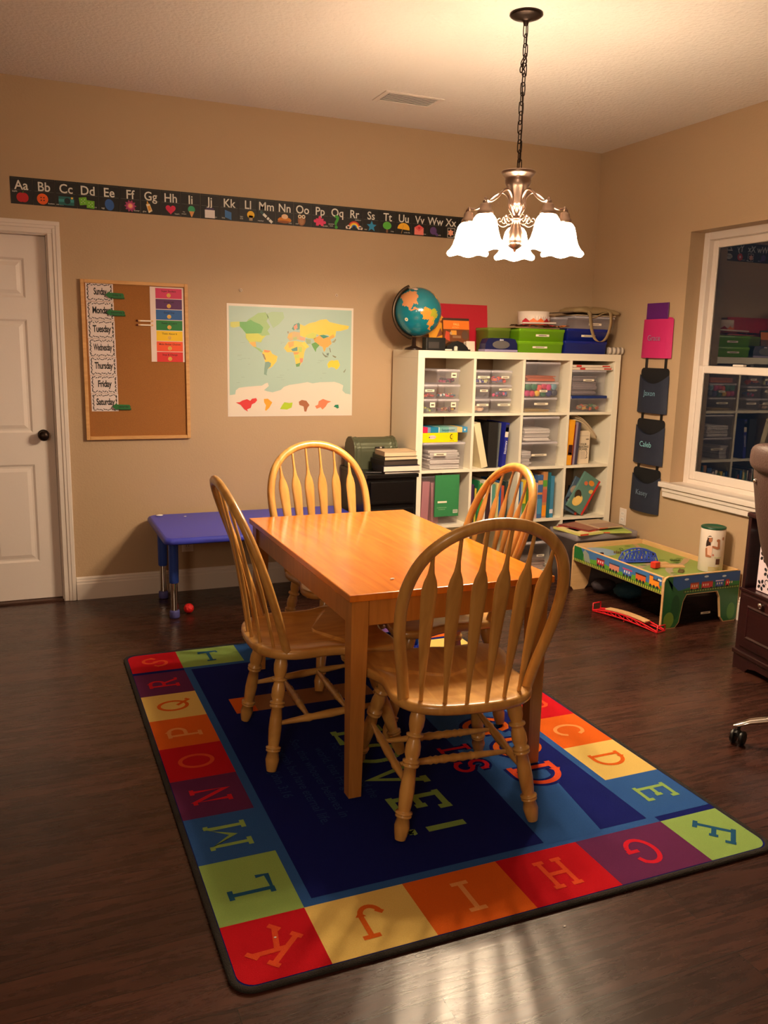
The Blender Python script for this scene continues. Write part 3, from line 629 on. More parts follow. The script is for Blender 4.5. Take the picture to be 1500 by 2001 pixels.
for i in range(26):
    b = MB(); x0 = 0; w = PW; hh = 0.068
    b.prism([(0.0004, -hh), (w-0.0004, -hh), (w-0.0004, hh), (0.0004, hh)], K_, 0.0, 0.0012)
    z = 0.0018
    L_ = 'ABCDEFGHIJKLMNOPQRSTUVWXYZ'[i]
    b.rect(0.006, w-0.006, 0.0600, 0.0606, C(110, 108, 104), z); b.rect(0.006, w-0.006, 0.003, 0.0036, C(150, 148, 140), z)
    if i in (4, 6, 14, 9): b.rect(0, 0.0008, -hh, hh, C(90, 88, 84), z)
    b.text(L_+L_.lower(), w*0.5, 0.006, 0.046, Wt, z, bold=0.012, sx=0.94)
    cx, cy, r = w*0.53, -0.034, 0.024
    side = 1 if i % 2 else -1
    if i in (8, 11, 16): 
        t1, t2 = words[i].split(); b.text(t1, 0.017, -0.043, 0.0075, Wt, z); b.text(t2, 0.017, -0.054, 0.0075, Wt, z)
    else: b.text(words[i], w*0.5+side*0.034 if len(words[i]) < 7 else w*.72, -0.058 if i not in (0, 17) else -0.008, 0.0085, Wt, z)
    z += 0.0005; z2 = z+0.0004
    c = lambda *a: C(*a)
    if i == 0: b.ell(cx-.008, cy, r*.9, r, c(190, 28, 34), z); b.ell(cx+.008, cy, r*.9, r, c(190, 28, 34), z2); b.ribbon([(cx, cy+.02), (cx+.006, cy+.032)], .003, c(80, 130, 40), z2)
    elif i == 1:
        b.ell(w*.42, cy, .028, .028, c(236, 96, 28), z)
        for dx in (-.007, .007):
            for dy in (-.007, .007): b.ell(w*.42+dx, cy+dy, .0035, .0035, K_, z2)
    elif i == 2: b.rect(.016, .094, -.056, -.012, c(30, 100, 100), z); b.rect(.016, .094, -.04, -.026, c(60, 150, 150), z2); b.ell(.06, -.034, .016, .016, c(16, 36, 44), z2+.0003); b.poly(shape_star(.084, -.018, .008), c(240, 190, 50), z2+.0004)
    elif i == 3:
        for px, py, rt in ((.03, -.028, .15), (.068, -.042, -.05)):
            b.poly([(px+q*cos(rt+pi/4+k*pi/2), py+q*sin(rt+pi/4+k*pi/2)) for k in range(4) for q in (.028,)], c(110, 180, 40), z+.0002*(px > .05))
            for dx, dy in ((-.008, .008), (.008, .008), (0, 0), (-.008, -.008), (.008, -.008)): b.ell(px+dx, py+dy, .0022, .0022, Wt, z2+.0002, 8)
    elif i == 4: b.ell(.056, -.035, .024, .03, c(44, 90, 160), z, rot=.2)
    elif i == 5:
        b.poly([( .056+(.027+.005*cos(10*a))*cos(a), -.032+(.027+.005*cos(10*a))*sin(a)) for a in [2*pi*k/60 for k in range(60)]], c(170, 60, 110), z); b.ell(.056, -.032, .015, .015, c(230, 120, 130), z2); b.ell(.056, -.032, .009, .009, c(240, 180, 130), z2+.0003)
    elif i == 6: b.poly([(.03, -.016), (.05, -.012), (.064, -.05), (.044, -.062)], c(240, 220, 180), z); b.poly([(.036, -.026), (.052, -.022), (.058, -.044), (.044, -.052)], c(226, 160, 60), z2); b.poly([(.034, -.014), (.045, -.012), (.036, .004)], c(230, 170, 60), z2)
    elif i == 7: b.poly(shape_heart(.054, -.032, .028), c(216, 40, 84), z)
    elif i == 8: b.ell(.06, -.024, .02, .02, c(50, 160, 110), z); b.poly([(.046, -.034), (.076, -.034), (.063, -.064), (.058, -.064)], c(214, 150, 90), z2)
    elif i == 9: b.rect(.025, .082, -.062, -.018, c(228, 222, 224), z); b.rect(.03, .078, -.018, -.006, c(60, 50, 90), z2)
    elif i == 10: b.poly([(.03, -.01), (.068, -.022), (.068, -.064), (.03, -.05)], c(60, 110, 170), z)
    elif i == 11: b.ell(.072, -.026, .022, .022, c(244, 196, 50), z); b.rect(.062, .082, -.058, -.042, c(170, 150, 120), z2); b.rect(.06, .084, -.045, -.03, c(244, 196, 50), z)
    elif i == 12: b.ribbon([(.02, -.002), (.09, -.06)], .015, c(232, 232, 228), z); b.ribbon([(.02, -.002), (.036, -.015)], .0155, c(50, 80, 80), z2); b.ribbon([(.055, -.031), (.06, -.035)], .0155, K_, z2); b.ribbon([(.07, -.0435), (.073, -.046)], .0155, K_, z2)
    elif i == 13: b.ell(.055, -.04, .042, .018, c(214, 130, 40), z); b.ell(.056, -.02, .02, .014, c(240, 200, 160), z2); b.ell(.05, -.05, .04, .007, c(150, 84, 40), z2)
    elif i == 14:
        b.ell(.05, -.034, .024, .03, c(150, 96, 60), z)
        for dx in (-.012, .012): b.ell(.05+dx, -.012, .011, .011, c(240, 226, 200), z2); b.ell(.05+dx, -.012, .005, .005, K_, z2+.0003)
        b.ell(.05, -.04, .014, .018, c(176, 124, 84), z2)
    elif i == 15: 
        b.rect(.03, .078, -.056, -.014, c(226, 60, 110), z)
        for px, py in ((.054, -.008), (.084, -.035), (.024, -.03)): b.ell(px, py, .009, .009, c(226, 60, 110), z2)
        b.ell(.054, -.056, .008, .008, K_, z2)
    elif i == 16: b.text('?', .05, -.062, .075, c(60, 160, 50), z, bold=.03)
    elif i == 17:
        for q, cc in enumerate(((200, 50, 40), (240, 160, 50), (250, 220, 60), (60, 120, 190))): b.ribbon(arc(.055, -.052, .036-.007*q, .036-.007*q, 0, 180, 14), .0071, c(*cc), z+.0001*q)
        for px in (.016, .094):
            for dx in (-.008, .008, 0): b.ell(px+dx, -.052+(.006 if dx == 0 else 0), .009, .009, c(240, 220, 210), z2+.0004)
    elif i == 18: b.poly(shape_star(.06, -.034, .034), c(40, 140, 190), z)
    elif i == 19: b.rect(.047, .059, -.064, -.03, c(120, 80, 50), z); b.ell(.053, -.022, .029, .023, c(90, 180, 60), z2)
    elif i == 20: b.poly([(.014, -.034)]+[(.055+.042*cos(radians(a)), -.034+.036*sin(radians(a))) for a in range(170, -30, -20)], c(244, 184, 40), z); b.ribbon([(.055, -.01), (.04, -.062)], .003, c(200, 150, 80), z2)
    elif i == 21: b.rect(.02, .084, -.062, -.018, c(240, 130, 120), z); b.poly([(.02, -.018), (.052, -.04), (.084, -.018), (.052, .0)], c(230, 90, 90), z2); b.poly(shape_heart(.052, -.02, .009), c(200, 30, 50), z2+.0003)
    elif i == 22: b.ell(.042, -.03, .024, .024, c(90, 60, 120), z); b.poly([(.052, -.03), (.08, -.052), (.07, -.064), (.046, -.048)], c(90, 60, 120), z2)
    elif i == 23: b.ribbon([(.034, -.006), (.086, -.006), (.086, -.062), (.034, -.062), (.034, -.006)], .0025, Wt, z); b.poly(shape_star(.056, -.034, .024, 6, .6), c(240, 170, 140), z2)
    elif i == 24: b.ell(.055, -.035, .026, .026, c(210, 60, 60), z); b.ell(.055, -.035, .01, .01, Wt, z2)
    else:
        b.ell(.055, -.036, .034, .02, Wt, z)
        for q in range(5): b.rect(.03+.011*q, .035+.011*q, -.05, -.022, K_, z2)
    b.build('letter_card', banner, (PW*i, -0.0008, 0), WALLROT)

# bulletin board
BX0, BX1, BZ0, BZ1 = 0.326, 0.912, 0.938, 1.827
bb = thing('bulletin_board', 'framed cork bulletin board on the back wall beside the door', 'bulletin board', ((BX0+BX1)/2, YB-0.0005, BZ0))
w, h = BX1-BX0, BZ1-BZ0
b = MB(); b.box(-w/2+0.015, w/2-0.015, -0.010, 0, 0.015, h-0.015, M_cork); b.build('cork_panel', bb)
b = MB()
for a in ((-w/2, -w/2+.02, 0, h), (w/2-.02, w/2, 0, h), (-w/2+.02, w/2-.02, 0, .02), (-w/2+.02, w/2-.02, h-.02, h)): b.box(a[0], a[1], -0.022, 0, a[2], a[3], M_lightwood, .002, 1)
b.build('frame', bb)
yb_ = YB-0.0112
days = ['Sunday', 'Monday', 'Tuesday', 'Wednesday', 'Thursday', 'Friday', 'Saturday']
ordn = ['topmost in the column of day cards', 'second from the top on the cork board', 'third from the top on the cork board', 'in the middle of the column of day cards', 'under the Wednesday card', 'second from the bottom on the cork board', 'lowest card of the column']
ztop = 1.811; ph = 0.1016
for i, d in enumerate(days):
    b = MB(); cwid = 0.146; chh = ph*.985 if i else ph*.97
    b.prism([(-cwid/2, -chh/2), (cwid/2, -chh/2), (cwid/2, chh/2), (-cwid/2, chh/2)], C(222, 206, 202), 0, 0.0006)
    rr = random.Random(i); z = 0.001
    Bk = C(30, 26, 26)
    # leafy border
    per = []
    for k in range(44):
        a = k/44.0*4
        s_, f = int(a), a-int(a)
        X_, Y_ = cwid/2-.010, chh/2-.010
        p = [(-X_+2*X_*f, Y_), (X_, Y_-2*Y_*f), (X_-2*X_*f, -Y_), (-X_, -Y_+2*Y_*f)][s_]
        per.append((p[0]*(1-.04*(k % 3 == 0)), p[1]+.003*sin(k*2.1)))
    for k, p in enumerate(per): b.ell(p[0], p[1], .0062+.002*(k % 2), .0022, Bk, z, 8, rot=rr.uniform(-.9, .9)+(pi/2 if abs(p[0]) > cwid/2-.014 else 0))
    hw_ = {'Sunday': .068, 'Monday': .092, 'Tuesday': .098, 'Wednesday': .1, 'Thursday': .098, 'Friday': .074, 'Saturday': .1}[d]
    v, _f = text_geo(d, .028, .92); tw = max(p[0] for p in v)-min(p[0] for p in v); hcap = 0.036
    b.text(d, 0.003, -0.013, hcap, Bk, z, bold=.028, space=.92, sx=hw_/(tw*hcap/0.7))
    o = b.build('weekday_card', None, (0.427+0.0012*i, yb_, ztop-ph*(i+.5)), WALLROT)
    tag(o, 'white %s card with leafy border, %s' % (d, ordn[i]), 'card', 'weekday cards on the cork board')
def arrow(x, z, lb, word):
    t = thing('arrow_clip', lb, 'clip', (x, yb_-0.0012, z), 0, 'green arrow clips on the day cards')
    b = MB(); b.prism([(-.048, 0), (-.022, .021), (-.022, .013), (.046, .011), (.052, .004), (.052, -.009), (.046, -.013), (-.022, -.013), (-.022, -.021)], mat('green_card', (30, 104, 50), .5), .009, .0125)
    b.text(word, .014, -.004, .010, C(16, 40, 18), .013, bold=.02); b.build('arrow', t, rot=WALLROT)
    b = MB(); b.box(-.012, .056, -.0085, -.0005, -.005, .005, mat('dark_green_peg', (26, 84, 40), .5), .001, 1); b.build('clothespin', t, (0, -0.0, -0.014))
arrow(.504, 1.747, 'green arrow clip pointing at the Sunday card', 'today is')
arrow(.506, 1.652, 'green arrow clip pointing at the Monday card', 'tomorrow is')
arrow(.520, 1.127, 'green arrow clip pointing at the Saturday card', 'yesterday')
b = MB(); CW, CH = .190, .420
b.prism([(-CW/2, -CH/2), (CW/2, -CH/2), (CW/2, CH/2), (-CW/2, CH/2)], C(228, 208, 200), 0, .0006)
for i, (cc, tx) in enumerate((((206, 52, 96), 'Super Student'), ((88, 36, 92), 'Great Job'), ((36, 92, 160), 'Good Day'), ((30, 120, 56), 'Ready to Learn'), ((240, 196, 20), 'Think About It'), ((240, 84, 42), 'Make Better Choices'), ((214, 44, 44), 'Stop & Change'))):
    z1_ = CH/2-.007-i*.0595; b.rect(-.064, .084, z1_-.056, z1_, C(*cc), .001); b.text(tx, .01, z1_-.02, .010, C(max(0, cc[0]//3), cc[1]//4, cc[2]//4), .0014, bold=.01)
    b.ell(.01, z1_-.038, .0115, .0115, C(226, 180, 80), .0014); b.ell(.006, z1_-.035, .0015, .0015, C(60, 40, 30), .0018, 6); b.ell(.014, z1_-.035, .0015, .0015, C(60, 40, 30), .0018, 6); b.ribbon(arc(.01, z1_-.038, .006, .006, 210, 330, 6), .0012, C(60, 40, 30), .0018)
tag(b.build('behavior_chart', None, (.7945, yb_-.0004, 1.594), WALLROT), 'rainbow striped behaviour chart at the right of the cork board', 'chart')
for k, (zz, lb) in enumerate(((1.612, 'upper of two wooden clothespins clipped beside the green stripe'), (1.589, 'lower of two wooden clothespins clipped beside the green stripe'))):
    t = thing('clothespin', lb, 'clothespin', (.672, yb_-.0015, zz), 0, 'clothespins on the behaviour chart')
    b = MB(); b.box(-.042, .042, -.007, -.0008, -.0045, .0045, M_birch, .001, 1); b.build('pin', t)
    b = MB(); b.box(-.03, .03, -.0078, -.0071, -.003, .003, C(236, 226, 214)); b.build('name_label', t)
    b = MB(); b.sphere((-.046, -.004, 0), .006, C(90, 30, 24)); b.build('bead', t)

# world map poster drawn in its own 1240 x 1075 units
mapo = None; b = MB(); MWd, MHt = .800, .668
b.prism([(-MWd/2, -MHt/2), (MWd/2, -MHt/2), (MWd/2, MHt/2), (-MWd/2, MHt/2)], C(226, 214, 200, .4), 0, .0012)
def mpt(X_, Y_):
    tp = 165+(X_-100)*.047; bt = 1270.0
    return ((X_-105-(Y_-165)*.018*(1-(X_-105)/620))/1243*MWd-MWd/2, MHt/2-(Y_-tp)/(bt-tp)*MHt)
def mp(pts, col, z): b.poly([mpt(*p) for p in pts], C(*col, .4), z)
b.rect(-MWd/2+.012, MWd/2-.012, -MHt/2+.012, MHt/2-.014, C(168, 196, 184, .4), .0018)
za = .0022
mp([(135,1058),(190,1050),(195,1010),(225,985),(300,975),(440,965),(470,945),(495,938),(505,970),(460,1010),(490,1022),(540,1033),(620,1010),(650,980),(700,962),(820,945),(880,935),(930,948),(1000,938),(1150,935),(1200,950),(1240,970),(1230,1020),(1260,1050),(1318,1062),(1322,1252),(135,1252)],(226,214,198),za)
NA=[(195,345),(290,345),(310,320),(345,300),(400,262),(470,255),(500,300),(480,340),(515,395),(490,430),(515,470),(470,478),(440,520),(430,545),(380,535),(385,590),(420,605),(450,640),(430,640),(390,608),(350,580),(315,540),(285,500),(283,455),(250,410),(225,390)]
mp(NA,(150,190,120),za)
mp([(225,345),(290,345),(330,325),(360,345),(420,370),(450,400),(430,455),(290,458),(250,410),(228,385)],(96,170,84),za+.0003)
mp([(140,345),(225,342),(228,388),(170,400),(140,390)],(200,206,104),za+.0004)
mp([(283,458),(400,457),(440,482),(475,478),(440,515),(428,540),(380,535),(320,542),(288,500)],(200,206,80),za+.0004)
mp([(315,542),(378,538),(382,590),(350,580)],(236,178,84),za+.0004)
mp([(480,270),(530,250),(640,255),(652,310),(600,370),(545,407),(520,360),(495,310)],(158,192,150),za)
mp([(440,650),(458,615),(520,625),(535,655),(587,680),(577,730),(537,780),(520,790),(492,805),(482,850),(488,866),(458,855),(462,790),(470,735),(455,690)],(238,202,74),za)
mp([(458,615),(522,626),(500,642),(460,640)],(232,150,84),za+.0004)
mp([(470,735),(500,730),(525,745),(522,775),(492,805),(482,850),(488,866),(458,855),(462,790)],(124,160,146),za+.0004)
mp([(440,650),(460,660),(478,715),(462,708)],(150,130,96),za+.0005)
mp([(650,600),(690,540),(760,530),(850,548),(872,592),(850,640),(837,720),(800,780),(770,784),(755,700),(740,640),(680,640)],(238,202,84),za)
mp([(688,545),(745,535),(745,580),(700,600)],(236,170,92),za+.0004); mp([(718,612),(780,588),(782,628),(732,632)],(90,150,140),za+.0004)
mp([(786,588),(826,590),(824,640),(792,640)],(184,204,92),za+.0005); mp([(765,758),(812,742),(800,780),(770,784)],(100,150,90),za+.0004)
mp([(804,700),(836,700),(832,738),(808,746)],(226,140,110),za+.0004); mp([(740,642),(800,640),(784,662),(748,664)],(230,160,90),za+.0004); mp([(752,665),(800,662),(800,700),(756,700)],(196,206,90),za+.0004)
mp([(822,560),(850,535),(897,590),(862,608)],(240,214,84),za+.0003)
mp([(680,500),(700,452),(745,440),(805,450),(810,500),(858,502),(856,532),(800,525),(770,515),(705,532)],(206,176,120),za)
mp([(800,490),(858,500),(852,530),(802,524)],(226,164,130),za+.0003); mp([(735,500),(775,490),(775,520),(740,522)],(176,190,120),za+.0003); mp([(690,470),(730,455),(725,500),(690,500)],(224,180,90),za+.0004)
mp([(725,415),(750,372),(795,357),(807,375),(802,420),(780,425),(760,415),(745,430)],(84,146,130),za); mp([(742,392),(775,366),(782,408),(750,426)],(228,150,120),za+.0004)
mp([(680,440),(697,440),(690,465)],(140,120,100),za)
mp([(805,370),(850,388),(900,362),(960,350),(1010,330),(1070,325),(1100,352),(1200,375),(1300,392),(1290,420),(1210,440),(1168,440),(1160,492),(1130,512),(1080,472),(1000,482),(960,460),(900,482),(860,500),(805,482)],(240,206,74),za)
mp([(855,482),(930,448),(972,466),(960,512),(880,506)],(204,210,90),za+.0003)
mp([(940,512),(1000,480),(1090,500),(1140,470),(1152,500),(1110,520),(1122,560),(1080,597),(1030,592),(960,560)],(238,166,72),za+.0003)
mp([(998,480),(1040,474),(1095,492),(1040,512)],(50,140,118),za+.0006)
mp([(918,562),(960,545),(1000,575),(968,610),(962,642),(932,592)],(96,156,74),za+.0005); mp([(860,510),(912,520),(912,560),(872,562)],(150,172,130),za+.0005)
mp([(1030,590),(1067,595),(1060,620),(1045,642)],(224,170,70),za)
mp([(1025,640),(1050,668),(1092,690),(1060,694),(1035,668)],(120,130,110),za); mp([(1098,600),(1106,605),(1116,648),(1106,640)],(120,120,100),za); mp([(1070,655),(1096,650),(1090,678),(1072,674)],(110,130,120),za); mp([(1130,672),(1172,690),(1160,700),(1135,686)],(130,130,100),za)
AU=[(1078,762),(1098,732),(1130,722),(1145,728),(1160,722),(1188,722),(1207,770),(1190,800),(1168,815),(1150,795),(1115,788),(1090,800)]
mp(AU,(242,206,60),za); mp([(1240,835),(1268,805),(1262,830),(1248,848)],(140,150,130),za); mp([(1120,548),(1140,535),(1165,512),(1168,528),(1148,552)],(150,150,120),za)
mp([(195,1130),(230,1128),(258,1110),(300,1098),(330,1115),(345,1095),(385,1088),(395,1110),(375,1135),(345,1150),(335,1185),(300,1200),(310,1222),(275,1200),(240,1155)],(216,52,56),za+.0006)
mp([(458,1098),(495,1095),(538,1132),(510,1185),(480,1215),(470,1210),(478,1160),(460,1130)],(238,164,44),za+.0006)
mp([(612,1200),(640,1150),(655,1132),(700,1140),(735,1135),(725,1185),(680,1205),(650,1202)],(176,204,40),za+.0006)
mp([(795,1128),(825,1110),(870,1120),(900,1162),(880,1190),(868,1228),(850,1225),(842,1175),(800,1160)],(164,100,66),za+.0006)
mp([(955,1172),(985,1160),(992,1125),(1035,1102),(1080,1120),(1118,1128),(1082,1145),(1060,1180),(1030,1208),(1010,1185),(972,1200)],(240,130,92),za+.0006)
mp([(1142,1182),(1158,1162),(1190,1160),(1196,1192),(1180,1200),(1160,1186)],(30,130,96),za+.0006)
for q in range(22):
    X_, Y_ = random.choice([(200, 560), (190, 700), (560, 700), (640, 560), (660, 800), (950, 740), (1260, 640), (300, 720), (600, 880), (1000, 860), (200, 900)]); X_ += random.uniform(-30, 60); Y_ += random.uniform(-40, 40)
    p = mpt(X_, Y_); b.rect(p[0], p[0]+random.uniform(.01, .04), p[1], p[1]+.0012, C(140, 160, 150), za)
tag(b.build('world_map_poster', None, (1.541, YB-.0005, 1.397), WALLROT), 'world map poster with small coloured continents along its bottom', 'poster')
for (x, z, lb) in ((1.226, 1.809, 'small screw eye in the wall above the left half of the map'), (1.827, 1.806, 'small screw eye in the wall above the right half of the map')):
    b = MB(); b.tube([(.007*cos(a), -.006, .007*sin(a)) for a in [2*pi*k/14 for k in range(14)]], .0018, M_trim, 6, closed=True); b.tube([(0, -.006, -.007), (0, 0, -.007)], .0016, M_trim, 6)
    tag(b.build('screw_eye', None, (x, YB, z)), lb, 'hook', 'screw eyes above the map')
def outlet(name, loc, rot, lb):
    t = thing(name, lb, 'outlet', loc); t.rotation_euler = rot
    b = MB(); b.box(-.035, .035, -.057, .057, 0, .005, M_trim, .003); b.build('cover_plate', t)
    for s in (-1, 1):
        b = MB(); b.prism(rrect(-.016, .016, s*.02-.014, s*.02+.014, .008), M_paper, .005, .007); b.box(-.008, -.0055, s*.02-.004, s*.02+.006, .007, .0074, M_blackrub); b.box(.0055, .008, s*.02-.004, s*.02+.006, .007, .0074, M_blackrub); b.build('socket', t)
outlet('wall_outlet', (.883, YB, .30), WALLROT, 'white wall outlet under the blue table')
outlet('wall_outlet', (XR, 4.60, .40), RWROT, 'white wall outlet right of the bookcase below the hanging pockets')
# ceiling vent
v = thing('ceiling_vent', 'white louvred air vent in the ceiling', 'vent', (2.035, 4.562, ZC))
b = MB()
for a in ((-.175, -.145, -.098, .098), (.145, .175, -.098, .098), (-.145, .145, -.098, -.07), (-.145, .145, .07, .098)): b.box(*a, -.005, 0, M_trim, .0015, 1)
b.build('vent_frame', v)
b = MB(); b.rect(-.145, .145, -.07, .07, mat('vent_shadow', (34, 28, 24), .8), -.001); b.build('duct_shade_sheet', v)  # flat dark sheet, its colour stands in for shade inside the duct
for k in range(7):
    b = MB(); y = -.06+.02*k; b.at(Matrix.Translation((0, y, -.005)) @ Matrix.Rotation(radians(24), 4, 'X')); b.box(-.145, .145, -.006, .006, -.0012, .0012, M_trim); b.at(Matrix.Identity(4)); b.build('louvre', v)

# ------------------------------------------------------------------ bookcase
KX0, KY, KD, KH = 2.206, 4.700, 0.385, 1.484
KW = 1.494; KT = .045; OW, OH, DV = .3375, .335, .018
bk = thing('bookcase', 'white cube bookcase of sixteen open compartments against the back wall', 'bookcase', (KX0, KY, 0))
b = MB(); b.box(0, KT, 0, KD, KT, KH-KT, M_bookcase, .001, 1); b.build('side_panel', bk)
b = MB(); b.box(KW-KT, KW, 0, KD, KT, KH-KT, M_bookcase, .001, 1); b.build('side_panel', bk)
b = MB(); b.box(0, KW, 0, KD, KH-KT, KH, M_bookcase, .001, 1); b.build('top_panel', bk)
b = MB(); b.box(0, KW, 0, KD, 0, KT, M_bookcase, .001, 1); b.build('bottom_panel', bk)
rows = [1.104, .751, .398, .045]
for z in (1.086, .733, .380):
    b = MB(); b.box(KT, KW-KT, .002, KD, z, z+.018, M_bookcase); b.build('shelf', bk)
def cx0(i): return KX0+KT+i*(OW+DV)
for i in range(3):
    for z in rows:
        b = MB(); x = KT+OW+i*(OW+DV); b.box(x, x+DV, .002, KD, z, z+OH, M_bookcase); b.build('divider', bk)
YK = KY+.004
def zbox(x0, x1, y0, y1, z0, z1): return ((x0+x1)/2, (y0+y1)/2, z0, x1-x0, y1-y0, z1-z0)
def bin_(x0, x1, y0, y1, z0, z1, lb, body=M_plastic, lid=M_plastlid, lab=None, group=None, cat='storage bin', name='storage_bin', taper=.006, lidh=.012, tag_txt=None):
    t = thing(name, lb, cat, ((x0+x1)/2, (y0+y1)/2, z0), 0, group)
    w, d, h = (x1-x0)/2, (y1-y0)/2, z1-z0-lidh
    b = MB()
    def rr(k, z): return [(p[0], p[1], z) for p in rrect(-w+k, w-k, -d+k, d-k, .012, 3)]
    b.rings([rr(taper+.003, .0), rr(taper, .0), rr(.003, h-.01), rr(.0005, h-.009), rr(.0005, h)], body, True, False)
    b.poly([(p[0], p[1]) for p in rrect(-w+taper, w-taper, -d+taper, d-taper, .012, 3)], body, .001)
    b.build('bin_body', t)
    if lid:
        b = MB(); b.rings([rr(0, h+.0005), rr(-.0, h+lidh-.003), rr(.003, h+lidh), rr(.014, h+lidh), rr(.016, h+lidh-.003)], lid, True, False); b.poly([(p[0], p[1]) for p in rrect(-w+.016, w-.016, -d+.016, d-.016, .012, 3)], lid, h+lidh-.003)
        b.build('lid', t)
    if lab:
        lx, lz, lw, lh = lab
        b = MB(); b.box(lx-lw/2, lx+lw/2, -d-.0016+taper*.3, -d-.0006+taper*.3, lz-lh/2, lz+lh/2, C(240, 228, 206)); b.box(lx-lw*.3, lx+lw*.3, -d-.002+taper*.3, -d-.0016+taper*.3, lz-lh*.15, lz+lh*.15, C(90, 76, 64)); b.build('paper_label', t)
    return t
def stuff(name, x0, x1, y0, y1, z0, cols, n, r, lb, cat, seed=0, kind='stuff'):
    R_ = random.Random(seed); b = MB()
    for k in range(n):
        c = R_.choice(cols); x = R_.uniform(x0+1.5*r, x1-1.5*r); y = R_.uniform(y0+1.5*r, y1-1.5*r); z = r+R_.uniform(0, r*1.2)
        if R_.random() < .5: b.sphere((x-x0, y-y0, z), r*R_.uniform(.7, 1), C(*c), 7, 5)
        else: b.at(Matrix.Translation((x-x0, y-y0, z)) @ Matrix.Rotation(R_.uniform(0, 3), 4, 'Z') @ Matrix.Rotation(R_.uniform(-.3, .3), 4, 'X')); s = r*.8; b.box(-s*1.6, s*1.6, -s, s, -s*.7, s*.7, C(*c)); b.at(Matrix.Identity(4))
    o = b.build(name, None, (x0, y0, z0+.003)); return tag(o, lb, cat, kind=kind)
def papers(x0, x1, y0, y1, z0, n, th, lb, col=(226, 206, 200), seed=0, name='paper_stack', cat='papers', jit=.008):
    R_ = random.Random(seed); b = MB(); z = 0
    cx, cy = (x0+x1)/2, (y0+y1)/2; w, d = (x1-x0)/2-jit, (y1-y0)/2-jit
    for k in range(n):
        t_ = th*R_.uniform(.6, 1.3); dx, dy, a = R_.uniform(-jit, jit), R_.uniform(-jit, jit), R_.uniform(-.02, .02)
        b.at(Matrix.Translation((dx, dy, z)) @ Matrix.Rotation(a, 4, 'Z')); s = R_.uniform(.84, 1.0)
        f_ = R_.choice((.8, .88, .94, 1.0)); cc = tuple(int(min(255, v*f_)) for v in col); b.box(-w*.97, w*.97, -d*.97, d*.97, 0, t_*.86, C(*cc)); z += t_
    b.at(Matrix.Identity(4)); return tag(b.build(name, None, (cx, cy, z0+.003)), lb, cat)
r1, r2, r3, r4 = rows
e = .0006
# row 1 column 1
c0 = cx0(0)
cols = [(190, 60, 60), (200, 150, 60), (60, 120, 150), (190, 190, 180), (120, 60, 60)]
G1 = 'small clear bins in the top left compartment'
bin_(c0+.002, c0+.098, YK, YK+.30, r1+e, r1+.088, 'small clear bin with yellow scraps and square label, bottom left of its stack', lab=(.012, .052, .034, .03), group=G1)
bin_(c0+.100, c0+.252, YK, YK+.30, r1+e, r1+.088, 'small clear bin with dark blocks and square label, bottom right of its stack', lab=(.03, .052, .034, .03), group=G1)
bin_(c0+.002, c0+.098, YK, YK+.30, r1+.089, r1+.176, 'small clear bin of red beads with a long label, middle left of its stack', lab=(-.01, .05, .062, .014), group=G1)
bin_(c0+.100, c0+.254, YK, YK+.30, r1+.089, r1+.176, 'small clear bin of colourful beads without a label, middle right of its stack', group=G1)
bin_(c0+.085, c0+.250, YK, YK+.30, r1+.177, r1+.268, 'small clear bin of black and pink toys, topmost of its stack', lab=(.035, .056, .036, .03), group=G1)
stuff('fabric_scraps', c0+.01, c0+.09, YK+.012, YK+.12, r1+e+.001, [(220, 210, 90), (180, 190, 90), (120, 130, 120)], 26, .011, 'yellow scraps inside the bottom left small bin', 'craft scraps', 1)
stuff('toy_blocks', c0+.112, c0+.24, YK+.012, YK+.1, r1+e+.001, [(150, 90, 70), (90, 60, 70), (214, 170, 70), (120, 120, 120)], 26, .011, 'small dark blocks inside the bottom right small bin', 'blocks', 2)
stuff('red_beads', c0+.01, c0+.09, YK+.012, YK+.14, r1+.091, [(180, 60, 50), (210, 120, 90), (120, 50, 50)], 60, .009, 'red beads inside the middle left small bin', 'beads', 3)
stuff('coloured_beads', c0+.115, c0+.24, YK+.012, YK+.1, r1+.091, [(200, 60, 80), (220, 180, 90), (60, 110, 130), (220, 220, 220), (150, 40, 50)], 46, .009, 'colourful beads inside the middle right small bin', 'beads', 4)
stuff('toy_figures', c0+.12, c0+.24, YK+.012, YK+.1, r1+.179, [(40, 34, 40), (150, 50, 90), (60, 50, 60)], 22, .012, 'black and pink toys inside the topmost small bin', 'toys', 5)
# row 1 column 2
c1 = cx0(1); G2 = 'small clear bins in the second compartment of the top row'
specs = [(0, 0, 'small clear bin of pale blocks with a long label, bottom left in the second compartment', (.0, .05, .085, .014)), (1, 0, 'small empty looking clear bin with a long label, bottom right in the second compartment', (.02, .05, .092, .014)),
         (0, 1, 'small empty looking clear bin with a short label, middle left in the second compartment', (.005, .05, .056, .014)), (1, 1, 'small clear bin of pink and blue balls, middle right in the second compartment', (.025, .058, .092, .011)),
         (0, 2, 'small clear bin of white and blue beads, top left in the second compartment', (.0, .046, .085, .014)), (1, 2, 'small clear bin of red pom-poms, top right in the second compartment', (.02, .046, .056, .014))]
for cc_, rw, lb, lab in specs:
    xa, xb = (c1+.001, c1+.112) if cc_ == 0 else (c1+.114, c1+.268)
    bin_(xa, xb, YK, YK+.30, r1+e+rw*.0885, r1+rw*.0885+.0878, lb, lab=lab, group=G2)
stuff('wooden_blocks', c1+.012, c1+.085, YK+.012, YK+.08, r1+.003, [(236, 200, 170), (226, 190, 160)], 26, .013, 'pale blocks inside the bottom left bin of the second compartment', 'blocks', 6)
